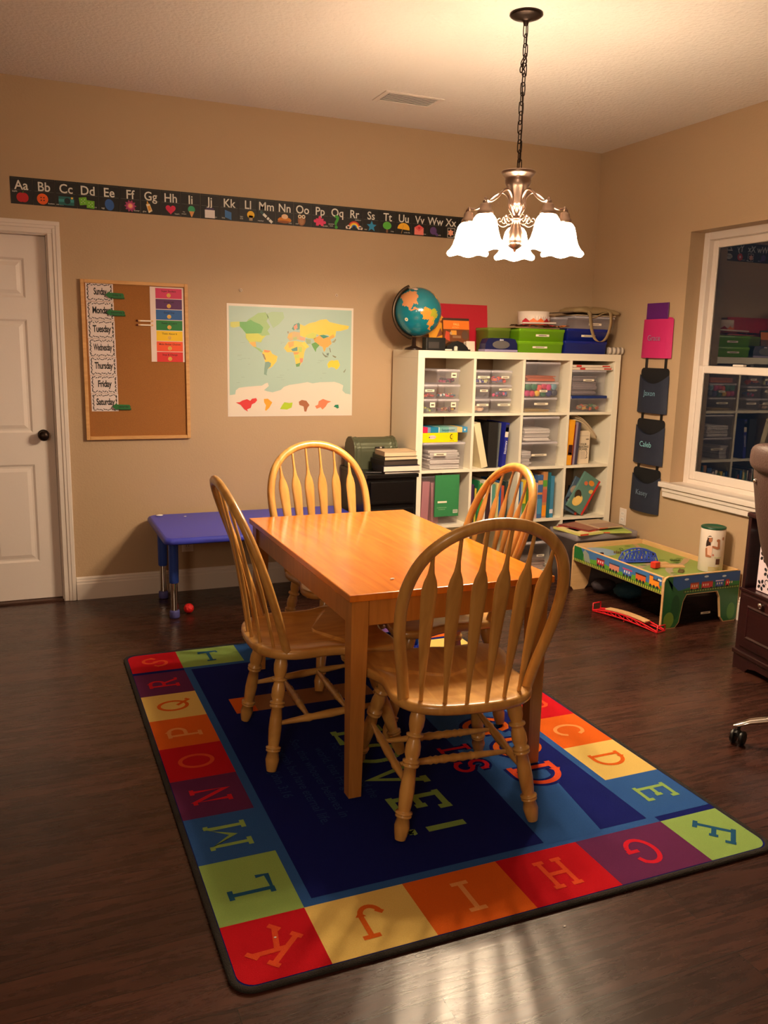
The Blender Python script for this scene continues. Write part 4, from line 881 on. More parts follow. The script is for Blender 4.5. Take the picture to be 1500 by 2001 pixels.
stuff('craft_balls', c1+.135, c1+.262, YK+.012, YK+.09, r1+.092, [(70, 110, 170), (220, 70, 120), (90, 60, 90), (120, 120, 150)], 18, .014, 'pink and blue balls inside the middle right bin', 'craft balls', 7)
stuff('white_beads', c1+.01, c1+.105, YK+.012, YK+.09, r1+.180, [(235, 226, 216), (60, 60, 140), (220, 220, 150), (235, 226, 216)], 44, .011, 'white and blue beads inside the top left bin', 'beads', 8)
stuff('pom_poms', c1+.125, c1+.26, YK+.012, YK+.09, r1+.180, [(226, 70, 44), (230, 90, 70), (240, 120, 90), (90, 80, 130)], 26, .015, 'red pom-poms inside the top right bin', 'pom-poms', 9)
# row 1 column 3
c2_ = cx0(2); G3 = 'wide clear bins in the third compartment of the top row'
bin_(c2_+.004, c2_+.262, YK, YK+.36, r1+e, r1+.095, 'wide clear bin with a long label and flat craft sticks, lowest in the third compartment', lab=(.0, .055, .105, .014), group=G3)
bin_(c2_+.004, c2_+.266, YK, YK+.36, r1+.096, r1+.195, 'wide clear bin full of bright bottle caps, middle of the third compartment', lab=(.01, .042, .06, .014), group=G3)
bin_(c2_+.006, c2_+.272, YK, YK+.36, r1+.196, r1+.322, 'wide clear bin holding orange sheets, topmost in the third compartment', group=G3)
R_ = random.Random(11)
for k, (dx, dz, cc_, rr_) in enumerate([(.03, .07, (30, 120, 84), .024), (.075, .07, (30, 120, 84), .024), (.115, .062, (232, 84, 76), .02), (.15, .072, (214, 50, 100), .02), (.185, .066, (220, 60, 130), .021), (.225, .07, (120, 170, 190), .022), (.025, .026, (200, 50, 120), .02), (.062, .024, (210, 50, 80), .02), (.1, .026, (240, 190, 50), .019), (.145, .024, (20, 100, 70), .02), (.19, .026, (40, 50, 120), .021), (.232, .03, (60, 70, 90), .021)]):
    b = MB(); b.lathe([(.001, 0), (rr_*.9, 0), (rr_, .003), (rr_, .02), (rr_*.9, .023), (.001, .023)], C(*cc_), seg=14); o = b.build('bottle_cap', None, (c2_+.008+dx, YK+.034, r1+.096+dz), (pi/2, 0, 0))
    cn = {(30, 120, 84): 'dark green', (232, 84, 76): 'salmon', (214, 50, 100): 'crimson', (220, 60, 130): 'magenta', (120, 170, 190): 'pale blue', (200, 50, 120): 'purple pink', (210, 50, 80): 'raspberry', (240, 190, 50): 'yellow', (20, 100, 70): 'bottle green', (40, 50, 120): 'indigo', (60, 70, 90): 'slate grey'}[cc_]
    pl_ = ['at the left end of the upper layer', 'second from the left in the upper layer'][k] if k < 2 else ('in the upper layer' if k < 6 else 'in the lower layer')
    tag(o, '%s round cap %s of the middle bin' % (cn, pl_), 'cap', 'round caps in the clear bin')
papers(c2_+.02, c2_+.25, YK+.012, YK+.25, r1+.197, 6, .006, 'orange craft sheets inside the topmost wide bin', (226, 110, 50), 3)
papers(c2_+.03, c2_+.225, YK+.012, YK+.2, r1+e+.001, 3, .005, 'yellowish flat sticks inside the lowest wide bin', (214, 180, 100), 4)
# row 1 column 4
c3_ = cx0(3)
bin_(c3_+.004, c3_+.300, YK, YK+.36, r1+e, r1+.108, 'clear bin with a dark blue lid in the top right compartment', lid=mat('blue_lid_plastic', (26, 48, 110), .35), lidh=.018)
stuff('animal_toys', c3_+.09, c3_+.28, YK+.014, YK+.12, r1+.002, [(60, 120, 80), (214, 170, 90), (190, 90, 60), (120, 130, 110), (60, 90, 80)], 60, .015, 'green and tan toys inside the blue lidded bin', 'toys', 12)
bin_(c3_+.004, c3_+.285, YK+.004, YK+.36, r1+.109, r1+.275, 'tall clear bin of folded papers above the blue lidded bin', lab=(-.005, .10, .085, .013))
papers(c3_+.012, c3_+.225, YK+.014, YK+.3, r1+.11, 15, .0085, 'grey folded papers inside the tall clear bin', (150, 136, 140), 5)
for k, (z, wd, lb) in enumerate(((r1+.2765, .320, 'white game box with red corner lying on the tall clear bin'), (r1+.2935, .306, 'topmost white game box under the bookcase top'))):
    b = MB(); b.box(0, wd, 0, .30, 0, .015, C(232, 218, 200), .001, 1); b.box(.03+.03*(1-k), .07+.03*(1-k), -.0008, 0, .002, .013, C(196, 40, 34)); b.box(wd-.07, wd-.01, -.0008, 0, .004, .012, C(190, 50, 40)); b.box(.03+.03*(1-k), .07+.03*(1-k), 0, .05, .015, .0156, C(196, 40, 34))
    tag(b.build('game_box', None, (c3_+.003, YK+.0, z)), lb, 'box', 'flat game boxes in the top right compartment')
# row 2 column 1
bin_(c0+.006, c0+.305, YK, YK+.36, r2+e, r2+.172, 'clear bin stuffed with white papers under the yellow box', lab=(-.03, .098, .085, .016))
papers(c0+.05, c0+.285, YK+.014, YK+.3, r2+.002, 12, .0095, 'white papers inside the clear bin under the yellow box', (244, 236, 234), 6, jit=.012)
t = thing('yellow_box', 'bright yellow cardboard box in the second row of the bookcase', 'box', (c0+.128, YK+.11, r2+.173))
b = MB(); b.box(-.122, .122, -.10, .10, 0, .059, C(246, 214, 10, .4), .001, 1); b.at(Matrix(((1, 0, 0, 0), (0, 0, -1, -.10), (0, 1, 0, 0), (0, 0, 0, 1))))
b.ell(-.055, .033, .025, .012, C(228, 196, 200), .001); b.ell(-.076, .032, .004, .004, C(60, 40, 30), .0014); b.text('TEACHER', -.053, .029, .007, C(150, 110, 110), .0015); b.ribbon(arc(.08, .034, .011, .014, 70, 290, 10), .005, C(40, 34, 20), .001); b.text('(', .086, .03, .012, C(120, 90, 60), .0014); b.text('Learning', .08, .008, .006, C(80, 70, 10), .0012); b.at(Matrix.Identity(4)); b.build('box_body', t)
t = thing('puzzle_tube_box', 'long flat colourful box lying on the yellow box', 'box', (c0+.165, YK+.10, r2+.2325))
b = MB()
for x0_, x1_, cc_ in ((-.16, -.125, (206, 30, 80)), (-.125, -.105, (120, 140, 170)), (-.105, -.05, (20, 120, 160)), (-.05, -.044, (236, 230, 220)), (-.044, .02, (110, 170, 160)), (.02, .08, (150, 180, 180)), (.08, .115, (226, 190, 120)), (.115, .152, (60, 140, 190))): b.box(x0_, x1_, -.09, .09, 0, .034, C(*cc_), .0008, 1)
b.at(Matrix(((1, 0, 0, 0), (0, 0, -1, -.09), (0, 1, 0, 0), (0, 0, 0, 1)))); b.text('Sequencing', .015, .010, .014, C(30, 90, 120), .001, bold=.02); b.ell(.133, .016, .006, .006, C(240, 230, 210), .001); b.at(Matrix.Identity(4)); b.build('box_body', t)
# row 2 column 2 : binders
def slab(name, loc, w, d, h, col, lb, cat, tilt=0, rz=0, pages=None, spine=None, group=None, tx=0):
    # book standing upright: spine faces -y, w = thickness, d = depth, h = height
    t = thing(name, lb, cat, (loc[0], loc[1], loc[2]+w*sin(max(0, tilt))), 0, group); t.rotation_euler = (tx, tilt, rz)
    b = MB(); c = C(*col)
    b.box(0, w, 0, .002, 0, h, c); b.box(0, .0018, .002, d, 0, h, c); b.box(w-.0018, w, .002, d, 0, h, c)
    if spine:
        for (s0, s1, sc) in spine: b.box(w*.06, w*.94, -.0008, 0, h*s0, h*s1, C(*sc))
    b.build('cover', t)
    b = MB(); b.box(.0019, w-.0019, .0022, d-.004, .004, h-.004, C(*(pages or (226, 216, 196)))); b.build('pages', t)
    return t
slab('ring_binder', (c1+.068, YK-.0, r2+.0012), .045, .27, .29, (228, 214, 176), 'cream ring binder leaning left in the second row', 'binder', tilt=radians(-13.5), pages=(226, 216, 196))
slab('ring_binder', (c1+.120, YK+.02, r2+.001), .068, .27, .29, (24, 22, 22), 'wide black ring binder standing beside the cream one', 'binder', pages=(60, 56, 54))
slab('grey_folder', (c1+.193, YK+.03, r2+.001), .012, .25, .285, (96, 100, 100), 'thin grey folder between black binder and blue book', 'folder', tilt=radians(2.5))
t = slab('blue_book', (c1+.214, YK, r2+.001), .026, .25, .288, (26, 34, 140), 'deep blue book with white lettering on its spine', 'book', tilt=radians(4), spine=[(.80, .96, (40, 40, 60)), (.68, .9, (226, 214, 200))])
b = MB(); b.at(Matrix(((0, -1, 0, .02), (0, 0, -1, -.0008), (1, 0, 0, .05), (0, 0, 0, 1)))); b.text('Dictionary', .08, 0, .014, C(226, 226, 236), .0012, bold=.02); b.at(Matrix.Identity(4)); b.build('spine_title', t)
# row 2 column 3
G4 = 'clear paper bins in the third compartment of the second row'
bin_(c2_+.004, c2_+.285, YK, YK+.36, r2+e, r2+.160, 'lower clear bin of worksheets in the third compartment', lab=(-.005, .075, .115, .014), group=G4)
bin_(c2_+.004, c2_+.290, YK, YK+.36, r2+.161, r2+.325, 'upper clear bin of worksheets in the third compartment', group=G4)
papers(c2_+.012, c2_+.10, YK+.014, YK+.3, r2+.002, 8, .013, 'white worksheets inside the lower clear bin', (236, 228, 228), 7)
papers(c2_+.02, c2_+.235, YK+.014, YK+.3, r2+.163, 9, .0095, 'white worksheets inside the upper clear bin', (244, 236, 232), 8)
# row 2 column 4
slab('workbook', (c3_+.002, YK+.0, r2+.001), .036, .25, .30, (232, 158, 28), 'thick yellow workbook standing at the left of its compartment', 'book', tilt=radians(3), spine=[(.22, .45, (60, 20, 24)), (.24, .28, (220, 200, 160))])
slab('workbook', (c3_+.044, YK+.01, r2+.001), .010, .25, .27, (120, 20, 40), 'thin dark red book beside the yellow workbook', 'book', tilt=radians(3))
slab('workbook', (c3_+.057, YK+.012, r2+.001), .016, .25, .285, (146, 130, 150), 'lilac grey book beside the dark red one', 'book', tilt=radians(3))
slab('workbook', (c3_+.077, YK+.014, r2+.001), .018, .25, .28, (66, 62, 84), 'dark slate book next to the white workbook', 'book', tilt=radians(3))
t = thing('white_workbook', 'white paperback with its cover facing out in the second row', 'book', (c3_+.164, YK+.05, r2+.001))
b = MB(); b.box(-.052, .052, 0, .012, 0, .222, C(226, 208, 182), .001, 1); b.at(Matrix(((1, 0, 0, 0), (0, 0, -1, 0), (0, 1, 0, 0), (0, 0, 0, 1)))); b.text('YOUR', .0, .125, .013, C(70, 60, 52), .001, bold=.03); b.text('READING', .004, .108, .013, C(70, 60, 52), .001, bold=.03); b.text('POWER', .002, .091, .013, C(70, 60, 52), .001, bold=.03); b.rect(-.018, .02, .03, .084, C(204, 186, 164), .001); b.ribbon([(.025, .09), (.034, .07), (.028, .05), (.036, .04), (.02, .035)], .004, C(110, 96, 84), .0012); b.ell(.03, .165, .014, .004, C(120, 104, 90), .001); b.rect(-.04, .04, .188, .190, C(170, 150, 130), .001); b.at(Matrix.Identity(4)); b.build('cover', t)
b = MB()
R1_ = [[(.0+x*.9, y, .30-.12*(x/.19)**1.7*1.0) for x in [q/12*.20 for q in range(13)]] for y in (.0, .24)]
for dz, cc_ in ((0, (196, 176, 146)), (.014, (176, 156, 128)), (.026, (190, 168, 140))):
    vs = [(p[0], p[1], p[2]+dz*(1-p[0]*2.2)) for p in R1_[0]]+[(p[0], p[1], p[2]+dz*(1-p[0]*2.2)) for p in R1_[1]]+[(p[0], p[1], p[2]+.008+dz*(1-p[0]*2.2)) for p in R1_[0]]+[(p[0], p[1], p[2]+.008+dz*(1-p[0]*2.2)) for p in R1_[1]]
    n = 13; fs = [(i+1, i, n+i, n+i+1) for i in range(n-1)]+[(2*n+i, 2*n+i+1, 3*n+i+1, 3*n+i) for i in range(n-1)]+[(i, i+1, 2*n+i+1, 2*n+i) for i in range(n-1)]+[(n+i+1, n+i, 3*n+i, 3*n+i+1) for i in range(n-1)]+[(0, 2*n, 3*n, n), (n-1, 2*n-1, 4*n-1, 3*n-1)]
    b.faces(vs, fs, C(*cc_), True)
tag(b.build('drooping_notepad', None, (c3_+.075, YK+.03, r2-.005)), 'tan notepad drooping over the standing books', 'notepad')
# row 3 column 1
bin_(c0+.004, c0+.280, YK+.012, YK+.36, r3+e, r3+.315, 'tall clear tub holding pink papers and a green notebook', lid=None, lidh=.001)
t = thing('green_notebook', 'large green spiral notebook standing at the front of the tall clear tub', 'notebook', (c0+.185, YK+.001, r3+.055))
b = MB(); b.box(-.085, .085, 0, .009, 0, .265, C(52, 128, 78, .45), .001, 1); b.at(Matrix(((1, 0, 0, 0), (0, 0, -1, 0), (0, 1, 0, 0), (0, 0, 0, 1)))); b.rect(-.065, .0, .088, .100, C(232, 222, 200), .001); b.rect(.045, .078, .02, .042, C(210, 216, 200), .001)
for k in range(8): b.rect(.048+.0036*k, .0495+.0036*k, .024, .039, C(40, 50, 40), .0014)
b.text('COMPOSITION', -.035, .055, .007, C(170, 200, 160), .001); b.text('NOTEBOOK', -.035, .044, .006, C(170, 200, 160), .001); b.rect(.02, .0205, .18, .25, C(60, 150, 80), .0012); b.rect(.02, .085, .18, .1805, C(60, 150, 80), .0012); b.at(Matrix.Identity(4)); b.build('cover', t)
for k, (dx, w_, tl, cc_, h_, lb) in enumerate(((.012, .05, 2, (196, 128, 140), .27, 'dusty pink folder standing upright in the tall clear tub'), (.098, .045, -3, (204, 140, 150), .26, 'leaning dusty pink folder in the tall clear tub'))):
    slab('pink_folder', (c0+dx+.01, YK+.04+.01*k, r3+.006), w_, .26, h_, cc_, lb, 'folder', tilt=radians(tl), pages=(220, 170, 176))
b = MB(); b.box(0, .21, 0, .22, 0, .028, C(214, 130, 160), .002); tag(b.build('pink_box', None, (c0+.045, YK+.022, r3+.0045)), 'flat pink box in the bottom of the tall clear tub', 'box') if False else b.bm.free()
# row 3 column 2 and 3 books
def bookrow(x, xe_, specs, grp, z):
    for k, (w_, h_, cc_, lb, tl, sp) in enumerate(specs):
        slab('picture_book', (x, YK+.012+.006*(k % 3), z+.001), w_, .24, h_, cc_, lb, 'book', tilt=radians(tl), spine=sp, group=grp); x += w_+.0025
bookrow(c1+.006, c1+OW, [(.018, .25, (70, 40, 80), 'purple picture book at the left end of the second compartment', 0, None), (.010, .24, (30, 30, 50), 'thin navy picture book beside the purple one', 0, None), (.014, .22, (200, 180, 60), 'short yellow green picture book behind the far chair', 0, None),
    (.012, .27, (30, 110, 70), 'dark green picture book left of the lime one', 0, None), (.030, .25, (60, 140, 40), 'thick leaf green picture book in the second compartment', 0, [(.6, .9, (90, 160, 60))]), (.020, .27, (226, 216, 206), 'white spined picture book beside the leaf green one', 0, None), (.026, .27, (52, 26, 34), 'maroon black picture book in the second compartment', 0, [(.7, .9, (120, 80, 60))]), (.010, .26, (230, 224, 214), 'thin white picture book left of the teal one', 0, None),
    (.026, .24, (80, 140, 130), 'pale teal picture book in the second compartment', 0, None), (.018, .25, (214, 196, 130), 'straw yellow picture book in the second compartment', 0, None), (.018, .26, (26, 90, 160), 'bright blue picture book in the second compartment', 0, None), (.022, .23, (190, 80, 50), 'brick red picture book in the second compartment', 0, None), (.02, .26, (40, 60, 60), 'dark teal picture book at the right end of the second compartment', 0, None)], 'picture books in the second compartment of the third row', r3)
bookrow(c2_+.004, c2_+OW, [(.018, .26, (30, 90, 160), 'blue spined picture book at the left of the third compartment', 0, None), (.016, .25, (150, 180, 190), 'light blue picture book behind the chair hoop', 0, None), (.028, .26, (224, 184, 40), 'yellow picture book behind the chair hoop', 0, [(.1, .4, (90, 140, 60))]), (.022, .25, (70, 120, 50), 'moss green picture book behind the chair hoop', 0, None),
    (.020, .272, (230, 218, 206), 'tall cream picture book right of the moss green one', 0, None), (.018, .262, (226, 210, 206), 'white picture book with navy stripe in the third compartment', 0, [(.1, .62, (36, 48, 110))]), (.012, .24, (200, 160, 150), 'thin rose picture book in the third compartment', 0, None), (.040, .29, (60, 96, 150), 'thick star patterned blue book in the third compartment', 0, [(.78, .88, (200, 150, 100)), (.55, .6, (214, 130, 60)), (.1, .45, (70, 140, 180))]),
    (.036, .31, (190, 130, 80), 'thick patchwork coloured book in the third compartment', 0, [(.68, .82, (90, 160, 60)), (.34, .62, (190, 96, 80)), (.04, .27, (238, 150, 30))]), (.016, .305, (20, 100, 120), 'tall teal picture book near the divider', 0, None), (.030, .28, (60, 130, 170), 'sky blue picture book at the right of the third compartment', 0, [(.1, .2, (220, 220, 230))])], 'picture books in the third compartment of the third row', r3)
# row 3 column 4: leaning picture books
def leaner(x, tl, w_, h_, d_, cc_, lb, art, spc):
    t = slab('leaning_book', (x, YK+.004, r3+.0015), w_, d_, h_, cc_, lb, 'book', tilt=radians(tl), group='leaning books in the fourth compartment of the third row'); return t
def facebook(x0, z0, w_, h_, roll, y, thick, base, art, lb):
    t = thing('leaning_book', lb, 'book', (x0, YK+y, z0+w_*sin(radians(roll))), 0, 'leaning books in the fourth compartment of the third row'); t.rotation_euler = (0, radians(roll), 0)
    b = MB(); b.box(0, w_, 0, thick, 0, h_, C(*base), .001, 1)
    b.at(Matrix(((1, 0, 0, 0), (0, 0, -1, 0), (0, 1, 0, 0), (0, 0, 0, 1))))
    for a in art:
        if a[0] == 'e': b.ell(a[1], a[2], a[3], a[4], C(*a[5]), .001+.0003*a[6], rot=a[7])
        else: b.rect(a[1], a[2], a[3], a[4], C(*a[5]), .001+.0003*a[6])
    b.at(Matrix.Identity(4)); b.build('cover', t); return t
facebook(c3_+.006, r3+.002, .135, .235, 26, .03, .012, (70, 90, 110), [('e', .03, .07, .03, .022, (40, 36, 50), 0, 0), ('e', .03, .07, .014, .01, (170, 150, 150), 1, 0), ('e', .075, .05, .02, .018, (226, 140, 60), 0, 0), ('e', .04, .15, .04, .03, (170, 150, 130), 0, .3), ('r', .115, .1345, .0, .235, (190, 60, 40), 0)], 'grey blue picture book with swirls, leftmost of the leaning books')
facebook(c3_+.030, r3+.002, .150, .265, 31, .006, .018, (90, 130, 120), [('e', .055, .07, .045, .034, (236, 200, 110), 0, 1.1), ('e', .04, .1, .028, .04, (60, 46, 30), 1, .5), ('e', .055, .075, .03, .026, (240, 206, 120), 2, .8), ('e', .09, .22, .025, .018, (220, 140, 50), 1, 0), ('e', .12, .17, .02, .014, (226, 180, 90), 1, .4), ('e', .05, .2, .016, .014, (210, 110, 70), 1, 0), ('r', .134, .1495, 0, .265, (200, 44, 34), 1)], 'teal picture book with yellow creature and red spine, middle of the leaning books')
slab('leaning_book', (c3_+.155, YK+.027, r3+.002), .010, .03, .25, (226, 206, 190), 'white book leaning behind the red spined one', 'book', tilt=radians(33), group='leaning books in the fourth compartment of the third row')
slab('workbook', (c3_+.196, YK+.06, r3+.001), .014, .2, .17, (34, 52, 74), 'short dark blue book upright behind the leaning ones', 'book', tilt=radians(6))
slab('workbook', (c3_+.218, YK+.07, r3+.001), .03, .2, .20, (120, 104, 110), 'mottled grey book at the right of the leaning ones', 'book', tilt=radians(9), spine=[(.6, .8, (214, 90, 130))])
# row 4
bin_(c2_+.02, c2_+.31, YK, YK+.36, r4+e, r4+.195, 'clear bin of papers in the bottom row behind the chairs', lab=(.03, .10, .06, .014))
papers(c2_+.03, c2_+.27, YK+.014, YK+.3, r4+.002, 9, .0085, 'loose papers inside the bottom row clear bin', (206, 180, 170), 9, jit=.014)
b = MB(); b.box(0, .24, 0, .26, 0, .07, C(20, 20, 22, .5), .01); tag(b.build('black_case', None, (c2_+.03, YK+.03, r4+.1965)), 'black case lying on the bottom row clear bin', 'case')
def trellis_bin(x0, x1, z0, z1):
    t = thing('fabric_bin', 'black fabric bin with white trellis pattern in the bottom right compartment', 'storage bin', (x0, YK-.001, z0))
    w_, h_ = x1-x0, z1-z0
    b = MB(); b.box(0, w_, 0, .34, 0, h_, C(30, 30, 30, .8), .003, 1)
    b.at(Matrix(((1, 0, 0, 0), (0, 0, -1, 0), (0, 1, 0, 0), (0, 0, 0, 1))))
    px, pz = .052, .062
    nx, nz = int(w_/px)+1, int(h_/pz)+1
    for i in range(nx):
        for j in range(nz+1):
            ox, oz = (i+.5*(j % 2))*px+.004, j*pz*.72
            P_ = []
            for a in range(0, 361, 15):
                r_ = .021+.006*cos(radians(4*a)); P_.append((ox+r_*cos(radians(a)), oz+r_*1.15*sin(radians(a))))
            P_ = [(min(max(p[0], .003), w_-.003), min(max(p[1], .003), h_-.004)) for p in P_]
            Q_ = [P_[0]]
            for p in P_[1:]:
                if abs(p[0]-Q_[-1][0])+abs(p[1]-Q_[-1][1]) > 1e-4: Q_.append(p)
            if len(Q_) > 3: b.ribbon(Q_, .0042, C(220, 210, 190), .0006)
    b.at(Matrix.Identity(4)); b.build('fabric_body', t)
trellis_bin(c3_+.006, c3_+.325, r4+.001, r4+.318)

# ------------------------------------------------------------------ things on the bookcase
KT_ = KH+.0008
# globe
GC = Vector((2.254, 4.835, 1.712)); GR = .147
g = thing('globe', 'teal world globe tilted on its stand at the left end of the bookcase top', 'globe', (GC.x, GC.y, KH))
Mg = Matrix.Translation((0, 0, GC.z-KH)) @ Matrix.Rotation(radians(-24), 4, 'Y')
def inpoly(x, y, P_):
    c = False; n = len(P_); j = n-1
    for i in range(n):
        if (P_[i][1] > y) != (P_[j][1] > y) and x < (P_[j][0]-P_[i][0])*(y-P_[i][1])/(P_[j][1]-P_[i][1])+P_[i][0]: c = not c
        j = i
    return c
LAND = [([(-80, 8), (-60, 10), (-50, 0), (-35, -8), (-42, -22), (-55, -34), (-65, -44), (-68, -54), (-74, -50), (-71, -20), (-81, -5)], (226, 150, 60)),
        ([(-60, 5), (-50, 0), (-35, -8), (-42, -22), (-54, -30), (-58, -12)], (170, 170, 50)),
        ([(-165, 62), (-130, 70), (-85, 72), (-60, 58), (-66, 46), (-80, 32), (-82, 26), (-97, 27), (-97, 18), (-88, 20), (-80, 9), (-84, 9), (-105, 20), (-122, 36), (-126, 50), (-150, 60)], (206, 140, 90)),
        ([(-50, 60), (-20, 72), (-25, 82), (-60, 80)], (220, 200, 190)),
        ([(-17, 14), (-6, 35), (10, 37), (32, 31), (43, 12), (51, 11), (40, -4), (40, -16), (32, -28), (18, -34), (12, -15), (9, 4), (-8, 5)], (226, 170, 70)),
        ([(-9, 38), (0, 48), (12, 56), (5, 60), (25, 71), (60, 70), (100, 76), (140, 72), (178, 68), (160, 60), (140, 52), (122, 38), (120, 24), (106, 10), (98, 16), (90, 22), (78, 8), (68, 24), (56, 26), (50, 14), (36, 34), (28, 40), (14, 42), (4, 42)], (214, 150, 90)),
        ([(114, -22), (130, -12), (142, -12), (152, -26), (146, -38), (132, -32), (116, -34)], (230, 150, 60))]
b = MB(); U_, V_ = 120, 60
cm = {}
Mloc = Mg
rotz = radians(120)   # brings South America to the viewer
vs = []; 
for j in range(V_+1):
    for i in range(U_):
        la = pi*j/V_-pi/2; lo_ = 2*pi*i/U_
        vs.append(tuple(Mloc @ Vector((GR*cos(la)*cos(lo_), GR*cos(la)*sin(lo_), GR*sin(la)))))
groups = {}
LON0 = -92.0   # longitude facing the camera
for j in range(V_):
    for i in range(U_):
        lat = 180*(j+.5)/V_-90; az = 360*(i+.5)/U_
        lon = ((az-(-118))+LON0+180) % 360-180
        c = (22, 118, 134)
        for P_, cc_ in LAND:
            if inpoly(lon+3*sin(lat*.4), lat+2*sin(lon*.3), P_): c = cc_
        if lat < -72: c = (220, 220, 214)
        groups.setdefault(c, []).append((j*U_+i, j*U_+(i+1) % U_, (j+1)*U_+(i+1) % U_, (j+1)*U_+i))
Vv = [b.bm.verts.new(v) for v in vs]
for c, fs in groups.items():
    mi_ = b.mi(mat('globe_%d_%d_%d' % c, c, .16, coat=.5))
    for f in fs:
        F = b.bm.faces.new([Vv[k] for k in f]); F.material_index = mi_; F.smooth = True
b.at(Matrix.Identity(4)); sph = b.build('globe_ball', g)
bmn = bmesh.new(); bmn.from_mesh(sph.data); bmesh.ops.remove_doubles(bmn, verts=bmn.verts, dist=1e-5); bmn.to_mesh(sph.data); bmn.free()
b = MB(); zc_ = GC.z-KH
# meridian arm on the left side from the top pole round to below
path = [Vector((-(GR+.012)*sin(radians(a)), 0, (GR+.012)*cos(radians(a))+zc_)) for a in range(18, 212, 6)]
path = [Vector(((GR+.012)*cos(radians(a)), 0, zc_+(GR+.012)*sin(radians(a)))) for a in range(112, 262, 5)]
b.tube(path, .012, mat('antique_bronze_meridian', (60, 46, 32), .35, .6), 8, flat=.6, up=(0, 1, 0)); b.build('meridian_arm', g)
b = MB(); pA = Mg @ Vector((0, 0, GR)); pB = Mg @ Vector((0, 0, GR+.017)); b.lathe([(.005, 0), (.008, .4), (.006, 1)], M_nickel, p0=pA, p1=pB, seg=10); b.build('pole_pin', g)
b = MB(); b.lathe([(.001, .001), (.056, .001), (.058, .006), (.052, .012), (.03, .018), (.014, .026), (.011, zc_-GR-.006), (.001, zc_-GR-.004)], mat('dark_wood_base', (40, 26, 20), .3), -.018, 0, 0, seg=28); b.build('base', g)
b = MB(); b.at(Mg @ Matrix.Rotation(radians(-118-60), 4, 'Z') @ Matrix.Rotation(radians(90), 4, 'Y')); b.at(Matrix.Identity(4))
dv = Mg @ Vector((0, 0, 0))
dcam = (Vector((0, 0, 1.485))-Vector((GC.x, GC.y, GC.z))).normalized(); rt = Vector((dcam.y, -dcam.x, 0)).normalized()*-1; upv = dcam.cross(rt)*1
if upv.z < 0: upv = -upv
nrm = (dcam*.83+rt*(-.0)+Vector((-.40, .18, 0))*1.0+Vector((0, 0, -.30))).normalized()
q = nrm.to_track_quat('Z', 'Y').to_matrix().to_4x4(); b.at(Matrix.Translation(Vector((0, 0, zc_))+nrm*(GR+.0004)) @ q); b.ell(0, 0, .011, .011, C(236, 224, 190), 0); b.ell(0, 0, .005, .005, C(150, 150, 110), .0004); b.build('round_sticker', g)
# red poster package
t = thing('red_poster_board', 'large red board in clear wrap leaning on the wall behind the globe', 'poster board', (2.650, 4.995, KT_), 0); t.rotation_euler = (radians(-7), 0, 0)
M_wrap = mat('red_glossy_wrap', (186, 34, 52), .28, coat=.5, bump=.5, bscale=14)
b = MB(); b.box(-.20, .20, 0, .012, 0, .30, M_wrap, .002); b.build('board', t)
t = thing('orange_workbook_pack', 'orange and brown craft package standing before the red board', 'package', (2.555, 4.87, KT_)); t.rotation_euler = (radians(-9), 0, radians(0))
b = MB(); b.box(-.092, .092, 0, .014, 0, .205, C(110, 62, 36, .3), .001, 1)
b.at(Matrix(((1, 0, 0, 0), (0, 0, -1, 0), (0, 1, 0, 0), (0, 0, 0, 1))))
b.rect(-.092, .092, .135, .19, C(226, 118, 30), .001); b.rect(-.092, .092, .19, .205, C(60, 40, 30), .001); b.rect(-.092, .092, .0, .03, C(190, 60, 44), .001); b.text('FALL', 0, .16, .014, C(244, 190, 110), .0014, bold=.02); b.text('ACTIVITY', -.005, .143, .008, C(244, 190, 110), .0014)
b.poly([(-.086, .075), (-.05, .06), (-.05, .115), (-.075, .125)], C(196, 70, 40), .0012); b.rect(-.04, .0, .10, .128, C(224, 150, 50), .0012); b.ell(-.04, .11, .008, .01, C(190, 150, 110), .0015); b.ell(.06, .10, .024, .03, C(90, 64, 48), .0012); b.rect(-.03, .03, .08, .096, C(140, 100, 70), .0012); b.rect(-.04, .03, .03, .058, C(120, 76, 50), .0012); b.rect(.05, .082, .034, .058, C(214, 200, 180), .0012)
for k in range(6): b.rect(.053+.0045*k, .055+.0045*k, .038, .055, C(40, 30, 30), .0016)
b.at(Matrix.Identity(4)); b.build('pack', t)
b = MB(); b.prism([(-.06, 0), (.05, 0), (.06, .14), (.04, .20), (.0, .235), (-.02, .17), (-.07, .1)], C(222, 150, 40, .4), 0, .003); b.poly([(-.02, .08), (.03, .1), (.01, .14)], C(120, 60, 30), .0035); b.ell(.02, .18, .012, .008, C(140, 70, 30), .0035)
o = b.build('yellow_cutout_pack', None, (2.445, 4.905, KT_), (pi/2-.12, 0, 0)); tag(o, 'golden leaf shaped paper cutout between the globe and the orange pack', 'paper cutout')
b = MB(); b.box(-.03, .03, 0, .006, 0, .062, C(226, 196, 180), .001, 1); o = b.build('note_card', None, (2.615, 4.80, KT_), (radians(-6), 0, 0)); tag(o, 'small pale note card standing in front of the orange pack', 'card')
t = thing('pencil_tray', 'black mesh desk tray in front of the globe', 'tray', (2.325, 4.738, KT_))
b = MB(); b.box(-.065, .065, -.03, .03, 0, .076, M_blackrub, .003); b.build('tray_body', t)
b = MB(); b.box(-.05, .02, -.0315, -.0305, .012, .05, C(50, 44, 42)); b.build('front_panel', t)
t = thing('hole_punch', 'black three hole punch beside the desk tray', 'hole punch', (2.475, 4.745, KT_))
b = MB(); b.box(-.09, .09, -.035, .035, 0, .01, M_blackrub, .003); b.build('base', t)
b = MB(); P_ = [(-.075, .01), (-.07, .028), (-.035, .052), (.0, .06), (.035, .05), (.07, .024), (.078, .01)]
